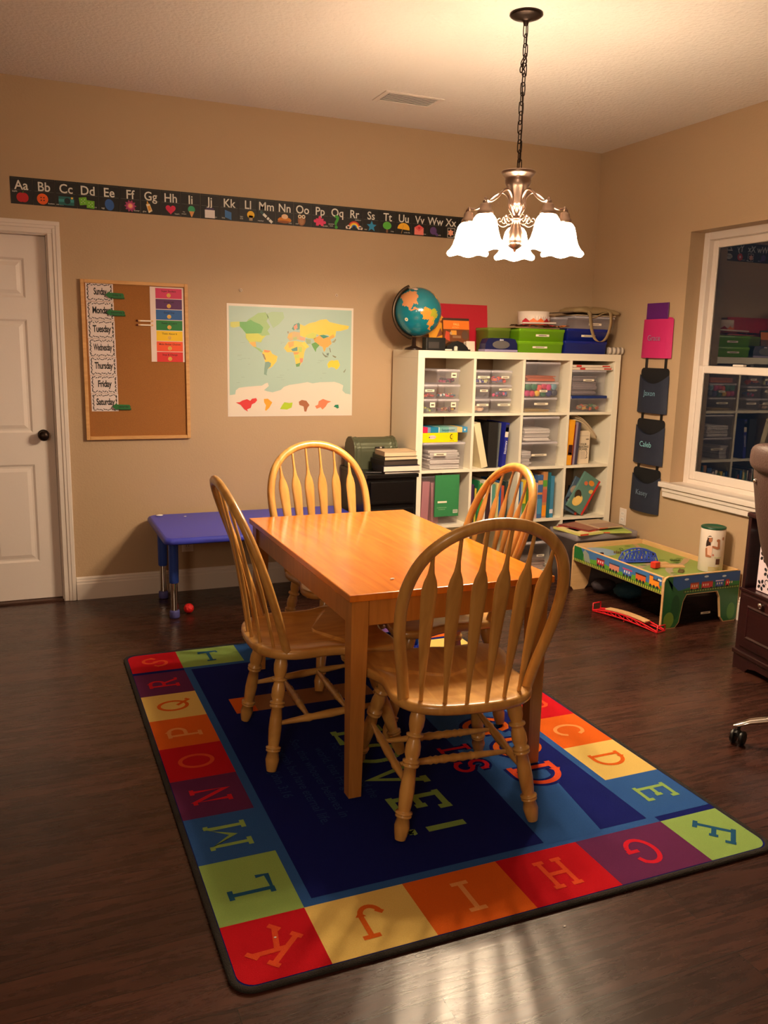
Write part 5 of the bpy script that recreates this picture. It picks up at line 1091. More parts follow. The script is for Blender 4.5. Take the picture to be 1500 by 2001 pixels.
b.at(Matrix(((1, 0, 0, 0), (0, 0, -1, .028), (0, 1, 0, 0), (0, 0, 0, 1)))); b.prism(P_, M_blackrub, 0, .056); b.at(Matrix.Identity(4)); b.build('handle', t)
t = thing('glue_bottle', 'tiny clear bottle in front of the hole punch', 'bottle', (2.46, 4.704+.012, KT_))
b = MB(); b.lathe([(.001, 0), (.0115, 0), (.012, .003), (.012, .024), (.007, .028), (.001, .028)], C(196, 196, 180, .2), cy=-.008, seg=14); b.build('bottle_body', t)
b = MB(); b.lathe([(.0075, .028), (.0075, .038), (.001, .039)], M_black, cy=-.008, seg=12); b.build('cap', t)
for k, (x, y, rz, z, lb) in enumerate(((2.395, 4.712, -.05, 0, 'white pen lying at the front left of the bookcase top'), (2.43, 4.73, .5, .002, 'grey scissors handle shaped clip by the desk tray'))):
    if k == 0:
        b = MB(); b.lathe([(.001, 0), (.004, .02), (.0045, .1), (.0045, .95), (.003, 1)], C(222, 214, 204), p0=(-.045, 0, .005), p1=(.04, 0, .005), seg=10); tag(b.build('pen', None, (x, y, KT_), (0, 0, rz)), lb, 'pen')
# label maker style trimmer
t = thing('paper_trimmer', 'dark blue desk machine with a grey oval panel on the bookcase top', 'office machine', (2.782, 4.735, KT_))
b = MB(); b.box(-.118, .118, -.028, .06, 0, .014, C(150, 140, 176), .003); b.build('base', t)
P_ = [(-.115, .014), (-.112, .05), (-.098, .078), (-.07, .084), (.07, .084), (.1, .078), (.114, .05), (.116, .014)]
b = MB(); b.at(Matrix(((1, 0, 0, 0), (0, 0, -1, .05), (0, 1, 0, 0), (0, 0, 0, 1)))); b.prism(P_, M_navy, 0, .074); b.ell(-.002, .044, .062, .026, mat('grey_panel', (96, 92, 92), .5), .0746); b.text('dymo', .0, .070, .009, C(226, 226, 232), .0748, bold=.04); b.at(Matrix.Identity(4)); b.build('housing', t)
# green bins
GB = 'lime green bins on the bookcase top'
bin_(2.912, 3.255, 4.722, 5.02, KT_, KT_+.072, 'lime green plastic bin, lower of the two stacked at the front', body=M_green_pl, lid=M_green_pl, lab=(-.01, .034, .11, .012), group=GB, lidh=.01)
bin_(2.915, 3.262, 4.722, 5.02, KT_+.0725, KT_+.150, 'lime green plastic bin, upper of the two stacked at the front', body=M_green_pl, lid=M_green_pl, lab=(.0, .036, .10, .014), group=GB, lidh=.01)
bin_(2.735, 2.905, 4.80, 4.975, KT_, KT_+.150, 'olive green translucent bin set back beside the red board', body=mat('olive_plastic', (120, 140, 50), .25, alpha=.8), lid=mat('olive_plastic', (120, 140, 50), .25, alpha=.8), lidh=.01)
# blue bins
GBl = 'cobalt blue bins on the bookcase top'
bin_(3.262, 3.60, 4.722, 5.02, KT_, KT_+.082, 'cobalt blue plastic bin, lower of the two', body=M_blue_pl, lid=M_blue_pl, group=GBl, lidh=.01)
bin_(3.272, 3.61, 4.722, 5.02, KT_+.0825, KT_+.160, 'cobalt blue plastic bin with a white label, upper of the two', body=M_blue_pl, lid=M_blue_pl, lab=(.0, .032, .11, .013), group=GBl, lidh=.01)
bin_(3.335, 3.655, 4.73, 5.02, KT_+.1605, KT_+.240, 'shallow clear case with a white label on top of the blue bins', lab=(.0, .03, .10, .014), lidh=.012)
bin_(3.225, 3.333, 4.80, 5.05, KT_+.1605, KT_+.230, 'grey clear case at the left on top of the blue bins', lidh=.010)
# folders and papers on top of the cases
R_ = random.Random(5)
for k, (x0_, x1_, dz, sl, cc_, lb) in enumerate(((3.235, 3.335, .243, .07, (90, 74, 60), 'brown folder lying slanted on the clear cases'), (3.36, 3.67, .2445, .0, (196, 176, 150), 'tan sheet under the khaki bag on the clear case'), )):
    b = MB(); b.box(0, x1_-x0_, 0, .24, 0, .006, C(*cc_)); o = b.build('paper_folder', None, (x0_, 4.75, KT_+dz+.01*(k == 0)), (0, radians(-6) if k == 0 else 0, 0)); tag(o, lb, 'folder')
# khaki bag with hanging strap
t = thing('khaki_bag', 'flat khaki bag with its straps hanging in front of the blue bins', 'bag', (3.53, 4.86, KT_+.262))
M_khaki = mat('khaki_canvas', (150, 128, 92), .8, bump=.2, bscale=300)
b = MB(); out = catmull([(-.17, -.12, 0), (-.05, -.13, 0), (.10, -.12, 0), (.175, -.11, 0), (.17, .02, 0), (.165, .12, 0), (0, .13, 0), (-.15, .12, 0), (-.18, 0, 0)], 4, True)
b.rings([[(p.x*s, p.y*s, z+.006*sin(p.x*30)) for p in out] for s, z in ((.5, .0), (.97, .0), (1, .006), (.98, .018), (.8, .034), (.3, .042))], M_khaki); b.build('bag_body', t)
def strap(pts, w_, name, par, m):
    b = MB(); P_ = catmull(pts, 6); n = len(P_); vs = []
    for p in P_: vs += [(p.x-w_/2, p.y, p.z), (p.x+w_/2, p.y, p.z), (p.x+w_/2, p.y+.003, p.z+.001), (p.x-w_/2, p.y+.003, p.z+.001)]
    fs = []
    for i in range(n-1):
        a = 4*i; c = a+4; fs += [(a, a+1, c+1, c), (a+1, a+2, c+2, c+1), (a+2, a+3, c+3, c+2), (a+3, a, c, c+3)]
    b.faces(vs, fs, m, True); return b.build(name, par)
strap([(-.10, -.12, .02), (-.095, -.148, .0), (-.085, -.150, -.06), (-.07, -.152, -.12), (-.045, -.152, -.165), (-.01, -.152, -.182), (.03, -.152, -.172), (.06, -.150, -.13), (.075, -.150, -.06), (.07, -.148, .0), (.06, -.12, .02)], .024, 'shoulder_strap', t, M_khaki)
b = MB(); M_web = M_khaki
b.tube(catmull([(-.10, -.12, .02), (-.09, -.136, -.02), (-.05, -.138, -.028), (.02, -.13, .0), (.1, -.12, .012)], 6), .004, M_khaki, 6); b.build('drawstring', t)
# rolled patterned ribbon
t = thing('wrapping_paper_roll', 'roll of grey and white patterned paper at the right end of the bookcase top', 'roll', (3.615, 4.725+.02, KT_))
b = MB(); b.lathe([(.001, 0), (.023, 0), (.023, .86), (.023, 1), (.001, 1)], C(170, 158, 146), p0=(-.0, -.0, .0235), p1=(.108, -.028, .0235), seg=16); b.build('roll', t)
for k in range(7):
    b = MB(); x = .008+.0145*k; b.lathe([(.0235, 0), (.0242, .3), (.0242, .7), (.0235, 1)], C(224, 214, 200) if k % 2 == 0 else C(96, 84, 76), p0=(x, -.26*x, .0235), p1=(x+.006, -.26*(x+.006), .0235), seg=16, caps=False); b.build('stripe', t)
# crafts on top of green bins
t = thing('craft_drum', 'white paper drum with a zigzag line on top of the green bins', 'craft', (3.10, 4.86, KT_+.166))
b = MB(); M_zig = C(200, 180, 180)
b.lathe([(.0965, 0), (.0985, .0), (.102, .095), (.1, .095), (.0965, .002)], C(236, 222, 210), seg=36, caps=False)
b.build('band', t)
b = MB(); zz = [(.1035*cos(radians(-160+140*k/28)), .1035*sin(radians(-160+140*k/28)), .045+.018*(1 if k % 2 else -1)) for k in range(29)]
b.tube(zz, .0011, M_zig, 4, smooth=False); b.build('zigzag_trim', t)
for k, (a, cc_) in enumerate(((-150, (190, 40, 54)), (-122, (240, 120, 60)), (-95, (240, 120, 60)), (-68, (180, 40, 50)), (-40, (240, 130, 90)))):
    b = MB(); am, h_ = radians(a), .052
    vs = []
    for j in range(5):
        aa = am+radians(-14+7*j); top = h_*(1-.35*abs(j-2)/2); vs += [(.1045*cos(aa), .1045*sin(aa), 0), (.1055*cos(aa), .1055*sin(aa), top)]
    b.faces(vs, [(2*j, 2*j+2, 2*j+3, 2*j+1) for j in range(4)], C(*cc_)); b.build('paper_flap', t)
b = MB(); b.box(-.17, .17, -.13, .13, 0, .0045, M_brown_paper, .001, 1); tag(b.build('cardboard_sheet', None, (3.05, 4.86, KT_+.152), (0, 0, .05)), 'cardboard sheet lying on the lime green bins', 'cardboard')
R_ = random.Random(3)
nm_ = ['dark brown crumpled paper strip at the left on the cardboard', 'orange crumpled paper strip at the left on the cardboard', 'crimson crumpled paper leaf at the front of the cardboard', 'black crumpled paper bat at the front of the cardboard', 'brown crumpled paper strip at the right of the drum', 'tan crumpled paper piece at the right end of the cardboard']
for k, (x, y, cc_) in enumerate(((2.93, 4.745, (70, 44, 30)), (2.965, 4.80, (220, 130, 70)), (3.12, 4.735, (180, 40, 50)), (3.06, 4.715, (50, 34, 26)), (3.21, 4.77, (150, 104, 66)), (3.235, 4.73, (206, 120, 60)))):
    b = MB(); n = 7; vs = []
    for i in range(n+1):
        for j in range(4): vs.append(((i/n-.5)*.12, (j/3-.5)*.06, .006+.011*abs(sin(i*1.7+j*2.1+k))+.004*R_.random()))
    fs = [(i*4+j, (i+1)*4+j, (i+1)*4+j+1, i*4+j+1) for i in range(n) for j in range(3)]
    vs2 = [(v[0], v[1], v[2]+.0012) for v in vs]; b.faces(vs, [f[::-1] for f in fs], C(*cc_)); b.faces(vs2, fs, C(*cc_))
    tag(b.build('crumpled_craft_paper', None, (x, y, KT_+.154+(.0)), (0, 0, k*.9)), nm_[k], 'paper')
b = MB(); b.lathe([(.006, 0), (.006, 1)], C(220, 210, 200), p0=(-.13, 0, 0), p1=(.13, .02, .006), seg=10); tag(b.build('paper_tube', None, (3.07, 4.70+.03, KT_+.183)), 'thin white paper tube lying across the craft papers', 'paper tube')

# ------------------------------------------------------------------ wall pockets
hp_ = thing('hanging_pocket_organizer', 'chain of four fabric wall pockets hanging between bookcase and window', 'wall organizer', (XR, 4.39, .47))
pk = [(1.468, 1.80, M_pinkcloth, None, 'pink fabric pocket', (150, 120, 150), 'Grace'), (1.12, 1.435, M_navycloth, None, None, (110, 150, 170), 'Jaxon'), (.79, 1.11, M_navycloth, None, None, (130, 190, 200), 'Caleb'), (.475, .79, M_navycloth, None, None, (110, 130, 150), 'Kasey')]
for i, (z0, z1, m, _, lb, tc_, nm) in enumerate(pk):
    h_ = z1-z0-.03; wv = .128
    b = MB(); b.prism(rrect(-wv, wv, 0, h_+(.0 if i else -.05), .025), m if i == 0 else mat('black_nylon', (14, 15, 20), .6), .0, .008); o = b.build('pocket_back', hp_, (-.001, 0, z0-.47), RWROT)
    if lb: o['label'] = 'pink fabric backing'
    # bulging pocket front
    b = MB(); n1, n2 = 10, 9; vs = []; top = h_*(.86 if i else .80)
    for a in range(n1+1):
        u = a/n1
        for c in range(n2+1):
            v_ = c/n2; x = (-.137+.274*u)*(1+.03*(1-v_)); sag = (0 if i == 0 else .060*sin(pi*u)**.8)*v_**2
            y = top*v_-sag-.012*(1-v_)*0; bulge = .010+.026*sin(pi*min(1, max(0, u)))**.6*(1-.35*v_)
            if a in (0, n1): bulge = .009
            vs.append((x, y, bulge))
    vs_back = [(x, y, .0082) for x, y, z in vs]
    fs = [(a*(n2+1)+c, (a+1)*(n2+1)+c, (a+1)*(n2+1)+c+1, a*(n2+1)+c+1) for a in range(n1) for c in range(n2)]
    b.faces(vs, fs, m, True); b.faces(vs_back, [f[::-1] for f in fs], m)
    bot = [a*(n2+1) for a in range(n1+1)]; N_ = len(vs)
    b.faces(vs+vs_back, [(bot[k], N_+bot[k], N_+bot[k+1], bot[k+1]) for k in range(n1)], m)
    b.text(nm, -.0, top*.45, .034, C(*tc_), .0374, bold=.004)
    b.build('pocket_pouch', hp_, (-.001, 0, z0-.47), RWROT)
    if i:
        for s in (-1, 1):
            b = MB(); b.box(s*.09-.011, s*.09+.011, 0, .08+(.02 if i == 1 else 0), .001, .004, M_black); b.build('strap', hp_, (-.001, 0, z0-.47+h_-.015), RWROT)
t = thing('purple_folder', 'purple folder standing in the pink wall pocket', 'folder', (XR-.0095, 4.405, 1.585))
b = MB(); b.box(-.10, .10, 0, .225, 0, .0045, C(92, 26, 110, .45), .001, 1); b.build('folder_cover', t, rot=RWROT)

# ------------------------------------------------------------------ black drawer cabinet and things on it
dc = thing('drawer_cabinet', 'low black drawer cabinet between the blue table and bookcase', 'cabinet', (2.029, 4.86, 0))
b = MB(); CWd = .165; CHt = .748
b.box(-CWd, CWd, -.215, .235, .02, CHt-.022, M_black, .002, 1); b.build('body', dc)
b = MB(); b.box(-CWd-.004, CWd+.004, -.235, .238, CHt-.022, CHt, M_black, .002, 1); b.build('top', dc)
for k in range(4):
    z1 = CHt-.045-k*.165; b = MB(); b.box(-CWd+.02, CWd-.02, -.234, -.2155, z1-.135, z1, M_black, .003, 1)
    b.box(-CWd+.028, CWd-.028, -.2355, -.234, z1-.127, z1-.118, M_black); b.build('drawer', dc)
b = MB()
for sx in (-1, 1):
    for sy in (-.2, .2): b.box(sx*CWd-(.02 if sx > 0 else -.0), sx*CWd+(.02 if sx < 0 else 0), sy-.012, sy+.012, 0, .02, M_black)
b.build('feet', dc)
ct = CHt+.0006
t = thing('metal_chest', 'dark green ribbed metal chest with a domed lid on the black cabinet', 'chest', (2.015, 4.955, ct))
M_chest = mat('green_grey_metal', (84, 88, 68), .4, .3, var=.1)
def chest_prof(w, y0, h0, hd, n=32):
    return [(-y0, 0), (y0, 0), (y0, h0)]+[(y0*cos(a)*(1+.022*(k_ % 4 < 2)), h0+hd*sin(a)*(1+.022*(k_ % 4 < 2))) for k_, a in [(k, pi*k/n) for k in range(1, n)]]+[(-y0, h0)]
b = MB(); xs_ = [-.145, -.135]+[-.135+.27*k/36 for k in range(1, 36)]+[.135, .145]
R_ = []
for k, x in enumerate(xs_):
    e_ = .0 if abs(x) < .105 or abs(x) > .118 else .003
    if k in (0, 1, len(xs_)-1, len(xs_)-2): e_ = .006
    R_.append([(x, p[0]*(1+e_*6), p[1]+(e_ if p[1] > .11 else 0)) for p in chest_prof(0, .085, .105, .085)])
b.rings(R_, M_chest, False); b.build('body', t)
b = MB(); b.box(-.01, .05, -.100, -.086, .118, .140, C(30, 28, 26, .35), .003); b.build('latch', t); b = MB(); b.sphere((.022, -.104, .132), .011, M_chrome, 12, 8); b.build('lock', t)
b = MB(); b.box(0, .21, 0, .15, 0, .028, C(30, 28, 54, .4), .002); b.box(.012, .206, -.0006, .0, .003, .025, C(226, 214, 200)); b.build('x', None) if False else b.bm.free()
def flatbook(x, y, z, w, d, h, col, lb, rz=0, name='book', edge=(228, 216, 200), group=None):
    t = thing(name, lb, 'book', (x, y, z), rz, group)
    b = MB(); c = C(*col); b.box(-w/2, w/2, -d/2, d/2, 0, .002, c); b.box(-w/2, w/2, -d/2, d/2, h-.002, h, c); b.box(-w/2, -w/2+.002, -d/2, d/2, .002, h-.002, c); b.build('cover', t)
    b = MB(); b.box(-w/2+.0022, w/2-.003, -d/2+.003, d/2-.003, .0022, h-.0022, C(*edge)); b.build('pages', t); return t
GS = 'stack of books on the black cabinet'
flatbook(2.095, 4.735, ct, .235, .18, .012, (60, 56, 64), 'thin grey book at the very bottom of the stack on the black cabinet', .02, group=GS)
flatbook(2.09, 4.735, ct+.0126, .24, .19, .036, (28, 28, 54), 'thick navy book with white page edges in the cabinet stack', .0, group=GS)
flatbook(2.085, 4.745, ct+.0492, .235, .18, .030, (20, 16, 18), 'black covered book in the middle of the cabinet stack', .08, edge=(60, 50, 44), group=GS)
flatbook(2.09, 4.75, ct+.0798, .22, .17, .022, (52, 50, 40), 'olive black book under the tan papers in the stack', .05, edge=(214, 190, 156), group=GS)
b = MB(); n = 14; vs = []
for i in range(n+1):
    for j in (0, 1):
        for k_ in (0, 1): x = -.10+.215*i/n; vs.append((x, -.08+.16*j, .0+(.022*max(0, 1-abs(i-n*.25)/(n*.3))*0)+.004*sin(i*.7)-.028*max(0, (i-n*.6)/(n*.4))**2+(.026 if k_ else 0)))
fs = []
for i in range(n): a = 4*i; c = a+4; fs += [(a+1, c+1, c+3, a+3), (a, a+2, c+2, c), (a, c, c+1, a+1), (a+2, a+3, c+3, c+2)]
fs += [(0, 1, 3, 2), (4*n, 4*n+2, 4*n+3, 4*n+1)]
b.faces(vs, fs, C(206, 176, 140), True); tag(b.build('tan_notepad', None, (2.09, 4.75, ct+.137)), 'tan drooping notepad on top of the cabinet book stack', 'notepad') if False else b.bm.free()
flatbook(2.095, 4.75, ct+.1024, .21, .165, .028, (206, 178, 144), 'tan notepad topmost on the cabinet book stack', -.03, name='notepad', edge=(214, 190, 158), group=GS)
b = MB(); b.lathe([(.001, 0), (.004, .05), (.0045, .1), (.0045, 1)], C(60, 56, 60), p0=(-.05, 0, .0055), p1=(.05, -.02, .0055), seg=10); tag(b.build('pen', None, (1.925, 4.70, ct), (0, 0, -.1)), 'dark pen lying at the left front of the black cabinet', 'pen')

# ------------------------------------------------------------------ blue activity table
bt = thing('activity_table', 'low blue plastic activity table along the back wall', 'table', (1.24, 4.70, 0))
BT = .492
def brr(dx, z): return [(p[0], p[1], z) for p in rrect(-.60+dx, .60-dx, -.32+dx, .375-dx, .05, 5)]
b = MB(); b.rings([brr(.02, BT-.034), brr(.004, BT-.034), brr(.0, BT-.028), brr(.0, BT-.014), brr(.006, BT-.004), brr(.016, BT)], M_bluetab); b.build('tabletop', bt)
for (lx, ly) in ((-.525, -.11), (-.525, .29), (.53, -.11), (.53, .29)):
    t_ = MB(); t_.lathe([(.024, .20), (.026, .205), (.0265, .22), (.0275, BT-.034)], M_blueleg, lx, ly, 0, seg=20); lg = t_.build('leg', bt)
    t_ = MB(); t_.lathe([(.0195, .04), (.0195, .21)], M_chrome, lx, ly, 0, seg=20); t_.build('chrome_tube', lg)['label'] = 'chrome leg tube'
    t_ = MB(); t_.lathe([(.001, 0), (.024, 0), (.028, .006), (.028, .038), (.024, .044), (.001, .044)], mat('lavender_foot', (84, 84, 150), .5), lx, ly, 0, seg=20); t_.build('foot_cap', lg)
for k, (x, y, s) in enumerate(((.706, 5.01, .022), (.845, 4.955, .009))):
    b = MB(); b.sphere((0, 0, s*.25), s, M_paper, 7, 5, (1, .6, .25)); tag(b.build('paper_scrap', None, (x, y, BT+.0005)), ['larger white paper scrap at the back left of the blue table', 'tiny white scrap in the middle left of the blue table'][k], 'scrap')
t = thing('red_ball', 'small red dimpled ball on the floor beside the blue table leg', 'ball', (.802, 4.647, 0))
M_ball = mat('red_rubber', (222, 30, 30), .45, bump=.9, bscale=90)
b = MB(); b.sphere((0, 0, .0285), .028, M_ball, 24, 16); b.build('ball_skin', t)

# ------------------------------------------------------------------ toy box under the table
t = thing('toy_bin', 'shallow blue plastic bin of toys under the far end of the dining table', 'toy bin', (1.685, 3.832, RUGZ-.002))
def tb(s, z): return [(p[0], p[1], z) for p in rrect(-.125*s, .125*s, -.125*s, .125*s, .03, 4)]
b = MB(); b.rings([tb(.3, .001), tb(.93, .001), tb(1.0, .085), tb(1.03, .087), tb(1.03, .091), tb(.98, .091), tb(.91, .006), tb(.3, .006)], mat('royal_blue_plastic', (26, 70, 160), .35)); b.build('bin_body', t)
toys = [('red_tray', (.045, .0, .075), (.05, .09, .008), (224, 60, 40), 'red tray leaning in the blue toy bin'), ('pink_block', (-.052, .05, .04), (.028, .03, .05), (236, 80, 150), 'bright pink toy block in the blue toy bin'), ('lilac_block', (-.055, -.02, .04), (.025, .03, .055), (170, 120, 190), 'lilac toy block in the blue toy bin'), ('blue_block', (.045, .0, .03), (.04, .04, .02), (60, 90, 190), 'blue toy block low in the blue toy bin')]
for nm, c, s, cc_, lb in toys:
    b = MB(); b.box(-s[0], s[0], -s[1], s[1], -s[2], s[2], C(*cc_), .006); tag(b.build(nm, None, (1.685+c[0], 3.832+c[1], RUGZ+max(c[2], s[2]+.006)), (0, .12 if nm == 'red_tray' else 0, .2)), lb, 'toy')
for k, (a, c_, lb) in enumerate((((1.46, 3.70, .13), (1.53, 3.67, .10), 'upper wooden peg resting on the toy bin rim'), ((1.40, 3.73, .10), (1.47, 3.70, .13), 'lower wooden peg resting on the toy bin rim'))):
    b = MB(); b.lathe([(.001, 0), (.014, .03), (.016, .5), (.014, .97), (.001, 1)], M_birch, p0=Vector(a)-Vector(a), p1=Vector(c_)-Vector(a), seg=12); tag(b.build('wooden_peg', None, a), lb, 'toy', 'wooden pegs by the toy bin')

# ------------------------------------------------------------------ train table
tt = thing('train_table', 'low wooden train play table with printed scenery by the right wall', 'play table', (3.4465, 3.945, 0))
hw, hl, TT, SD = .274, .425, .300, .105
M_printgreen = mat('printed_green_board', (30, 92, 44), .35)
def endpanel(yside):
    # end panel with two legs; prism in XZ, thickness along y
    P_ = rrect(-hw, hw, 0.0, TT, .03, 4)
    # arch cut
    outer = [(-hw+.0, .02), (-hw+.015, .0), (-hw+.10, .0), (-hw+.125, .03), (-hw+.145, .15), (-hw+.165, .185), (hw-.165, .185), (hw-.145, .15), (hw-.125, .03), (hw-.10, 0), (hw-.015, 0), (hw, .02), (hw, TT-.03), (hw-.01, TT-.008), (hw-.03, TT), (-hw+.03, TT), (-hw+.01, TT-.008), (-hw, TT-.03)]
    b = MB(); b.at(Matrix(((1, 0, 0, 0), (0, 0, -1, 0), (0, 1, 0, 0), (0, 0, 0, 1)))); b.prism(outer, M_birch, -.007, .007)
    s = [(-hw+.004, .018), (-hw+.017, .004), (-hw+.098, .004), (-hw+.121, .031), (-hw+.141, .151), (-hw+.162, .189), (hw-.162, .189), (hw-.141, .151), (hw-.121, .031), (hw-.098, .004), (hw-.017, .004), (hw-.004, .018), (hw-.004, TT-.03), (hw-.013, TT-.011), (hw-.03, TT-.004), (-hw+.03, TT-.004), (-hw+.013, TT-.011), (-hw+.004, TT-.03)]
    if yside < 0:
        z = .0076
        b.poly(s, C(34, 96, 48, .35), z)
        b.rect(-hw+.06, hw-.006, .215, TT-.006, C(40, 84, 150, .35), z+.0004)
        b.poly([(-hw+.06, .215), (-hw+.06, TT-.006), (-hw+.02, TT-.01), (-hw+.10, .215)], C(34, 96, 48, .35), z+.0006)
        b.poly([(-hw+.12, .215), (hw-.006, .215), (hw-.006, .235), (.1, .245), (-.05, .236)], C(40, 120, 60, .35), z+.0006)
        b.rect(-hw+.14, hw-.01, .200, .207, C(130, 170, 70, .35), z+.0008)
        for k in range(22): b.rect(-hw+.14+.018*k, -hw+.146+.018*k, .196, .212, C(70, 50, 40), z+.0010)
        for x0_, x1_, cc_ in ((-.09, -.03, (214, 90, 50)), (-.01, .07, (206, 56, 56)), (.09, .15, (50, 80, 160)), (.165, .19, (206, 40, 50))):
            b.rect(x0_, x1_, .214, .245, C(*cc_), z+.0012); b.rect(x0_, x1_, .245, .252, C(150, 60, 50) if cc_[0] > 100 else C(210, 190, 220), z+.0012)
            for q in (x0_+.01, x1_-.01): b.ell(q, .213, .006, .006, C(30, 30, 36), z+.0014, 10)
            for q in range(3): b.rect(x0_+.01+.016*q, x0_+.017+.016*q, .226, .238, C(236, 220, 190), z+.0014)
        for x_, y_ in ((-.12, .275), (.02, .28), (.15, .272)): b.ell(x_, y_, .016, .006, C(210, 220, 230), z+.0012, 12)
        b.ell(-hw+.05, .05, .036, .046, C(110, 140, 50), z+.0004); b.ell(hw-.05, .06, .03, .05, C(80, 130, 60), z+.0004)
        b.ell(-hw+.09, .12, .03, .07, C(24, 76, 40), z+.0003)
    b.at(Matrix.Identity(4)); return b
endpanel(-1).build('end_panel', tt, (0, -hl+.008, 0)); endpanel(1).build('end_panel', tt, (0, hl-.008, 0))
for s in (-1, 1):
    b = MB(); b.box(s*hw, s*(hw-.014), -hl+.0155, hl-.0155, TT-SD, TT-.003, M_birch, .002, 1)
    if s < 0:
        b.at(Matrix(((0, 0, -1, -hw), (-1, 0, 0, 0), (0, 1, 0, 0), (0, 0, 0, 1)))); z = .0006; L_ = hl-.02; z0 = TT-SD
        b.rect(-L_, L_, z0+.004, TT-.008, C(64, 116, 176, .35), z)
        b.poly([(-L_, z0+.004), (L_, z0+.004), (L_, z0+.05), (.3, z0+.04), (.2, z0+.055), (.0, z0+.04), (-.15, z0+.06), (-.25, z0+.045), (-L_, TT-.008)], C(92, 160, 50, .35), z+.0004)
        b.poly([(-L_, z0+.004), (-L_+.09, z0+.004), (-L_+.10, z0+.06), (-L_+.07, TT-.008), (-L_, TT-.008)], C(20, 110, 50, .35), z+.0006)
        b.poly([(-L_+.12, z0+.004), (-L_+.18, z0+.004), (-L_+.15, TT-.03), (-L_+.11, TT-.01), (-L_+.09, TT-.03)], C(150, 160, 150, .35), z+.0005)
        b.rect(-L_, L_, z0+.006, z0+.02, C(196, 200, 70, .35), z+.0008)
        for k in range(46): b.rect(-L_+.006+.0175*k, -L_+.014+.0175*k, z0+.006, z0+.026, C(60, 80, 40), z+.0010)
        for k, (x0_, w_, cc_, c2c) in enumerate(((-.17, .07, (206, 44, 60), (120, 30, 50)), (-.05, .09, (220, 140, 120), (60, 60, 90)), (.075, .08, (70, 110, 190), (200, 60, 110)), (.19, .085, (220, 100, 50), (60, 30, 30)), (.305, .08, (244, 150, 40), (90, 30, 30)))):
            b.rect(x0_, x0_+w_, z0+.034, z0+.066, C(*cc_), z+.0012); b.rect(x0_-.003, x0_+w_+.003, z0+.066, z0+.074, C(*c2c), z+.0012)
            if k == 4: b.rect(x0_, x0_+.03, z0+.066, z0+.086, C(*cc_), z+.0014); b.rect(x0_-.003, x0_+.034, z0+.086, z0+.091, C(*c2c), z+.0014); b.rect(x0_+.06, x0_+.068, z0+.066, z0+.086, C(30, 60, 60), z+.0014); b.poly([(x0_+w_, z0+.034), (x0_+w_+.02, z0+.026), (x0_+w_, z0+.05)], C(226, 70, 40), z+.0014)
            for q in range(3): b.ell(x0_+.012+.028*q, z0+.032, .009, .009, C(40, 36, 50), z+.0014, 12)
            if k in (0, 2):
                for q in range(3): b.rect(x0_+.012+.02*q, x0_+.022+.02*q, z0+.048, z0+.062, C(240, 230, 220), z+.0016)
        b.ell(.385, z0+.078, .02, .007, C(230, 234, 240), z+.0012); b.at(Matrix.Identity(4))
    b.build('side_panel', tt)
b = MB(); zt_ = TT-.032; b.box(-hw+.0145, hw-.0145, -hl+.0155, hl-.0155, zt_-.006, zt_, M_birch)
b.rect(-hw+.015, hw-.015, -hl+.016, hl-.016, C(134, 158, 76, .35), zt_+.0004)
b.ell(-.16, .30, .10, .11, C(130, 160, 190, .35), zt_+.0008); b.ribbon(catmull([(-.26, .1, 0), (-.1, .05, 0), (.02, .12, 0), (.15, .3, 0), (.2, .41, 0)], 6), .03, C(180, 150, 110, .35), zt_+.0010)
b.ribbon(catmull([(-.25, -.15, 0), (-.05, -.05, 0), (.1, -.12, 0), (.25, -.02, 0)], 6), .035, C(176, 146, 112, .35), zt_+.0012); b.ribbon(catmull([(-.14, -.41, 0), (-.05, -.2, 0), (.12, -.12, 0)], 6), .04, C(166, 150, 130, .35), zt_+.0014)
for k in range(14): b.ell(random.uniform(-.2, .24), random.uniform(-.38, .38), .022, .016, C(100, 130, 52, .4), zt_+.0016, 12)
b.build('play_surface', tt)
ts = zt_+.002
TTX, TTY = 3.4465, 3.945
# blue bridge
t = thing('toy_bridge', 'blue plastic arched truss bridge on the train table', 'toy bridge', (3.34, 3.945, ts), radians(-12))
M_tb = mat('blue_toy_plastic', (50, 76, 176), .4)
for s in (-1, 1):
    b = MB(); L_ = .112; H2 = .078
    top = [(-L_, s*.026, .012)]+[(x, s*.026, H2-(x/L_)**2*.032) for x in [-.092+.184*k/8 for k in range(9)]]+[(L_, s*.026, .012)]
    b.tube(top, .0042, M_tb, 6); b.tube([(-L_, s*.026, .008), (L_, s*.026, .008)], .0055, M_tb, 6)
    xs_ = [-.092+.184*k/8 for k in range(9)]
    for k in range(9): b.tube([(xs_[k], s*.026, .008), (xs_[k], s*.026, H2-(xs_[k]/L_)**2*.032)], .0032, M_tb, 6)
    for k in range(8):
        a_, c_ = (k, k+1) if k % 2 else (k+1, k)
        b.tube([(xs_[a_], s*.026, .008), (xs_[c_], s*.026, H2-(xs_[c_]/L_)**2*.032)], .003, M_tb, 6)
    b.build('truss', t)
b = MB(); b.box(-.112, .112, -.021, .021, .003, .009, M_tb); b.build('deck', t)
def track(x, y, l, rz, lb, col=M_birch):
    t = thing('wooden_track', lb, 'toy track', (x, y, ts), rz, 'wooden track pieces on the train table')
    b = MB(); b.box(-l/2, l/2, -.02, .02, 0, .006, col, .001, 1); b.box(-l/2, l/2, -.02, -.013, .006, .010, col); b.box(-l/2, l/2, .013, .02, .006, .010, col); b.box(-l/2, l/2, -.007, .007, .006, .010, col); b.build('track_rail', t)
track(3.45, 3.785, .15, radians(-20), 'straight wooden track beside the red block')
track(3.43, 3.855, .10, radians(-6), 'short wooden track behind the red block')
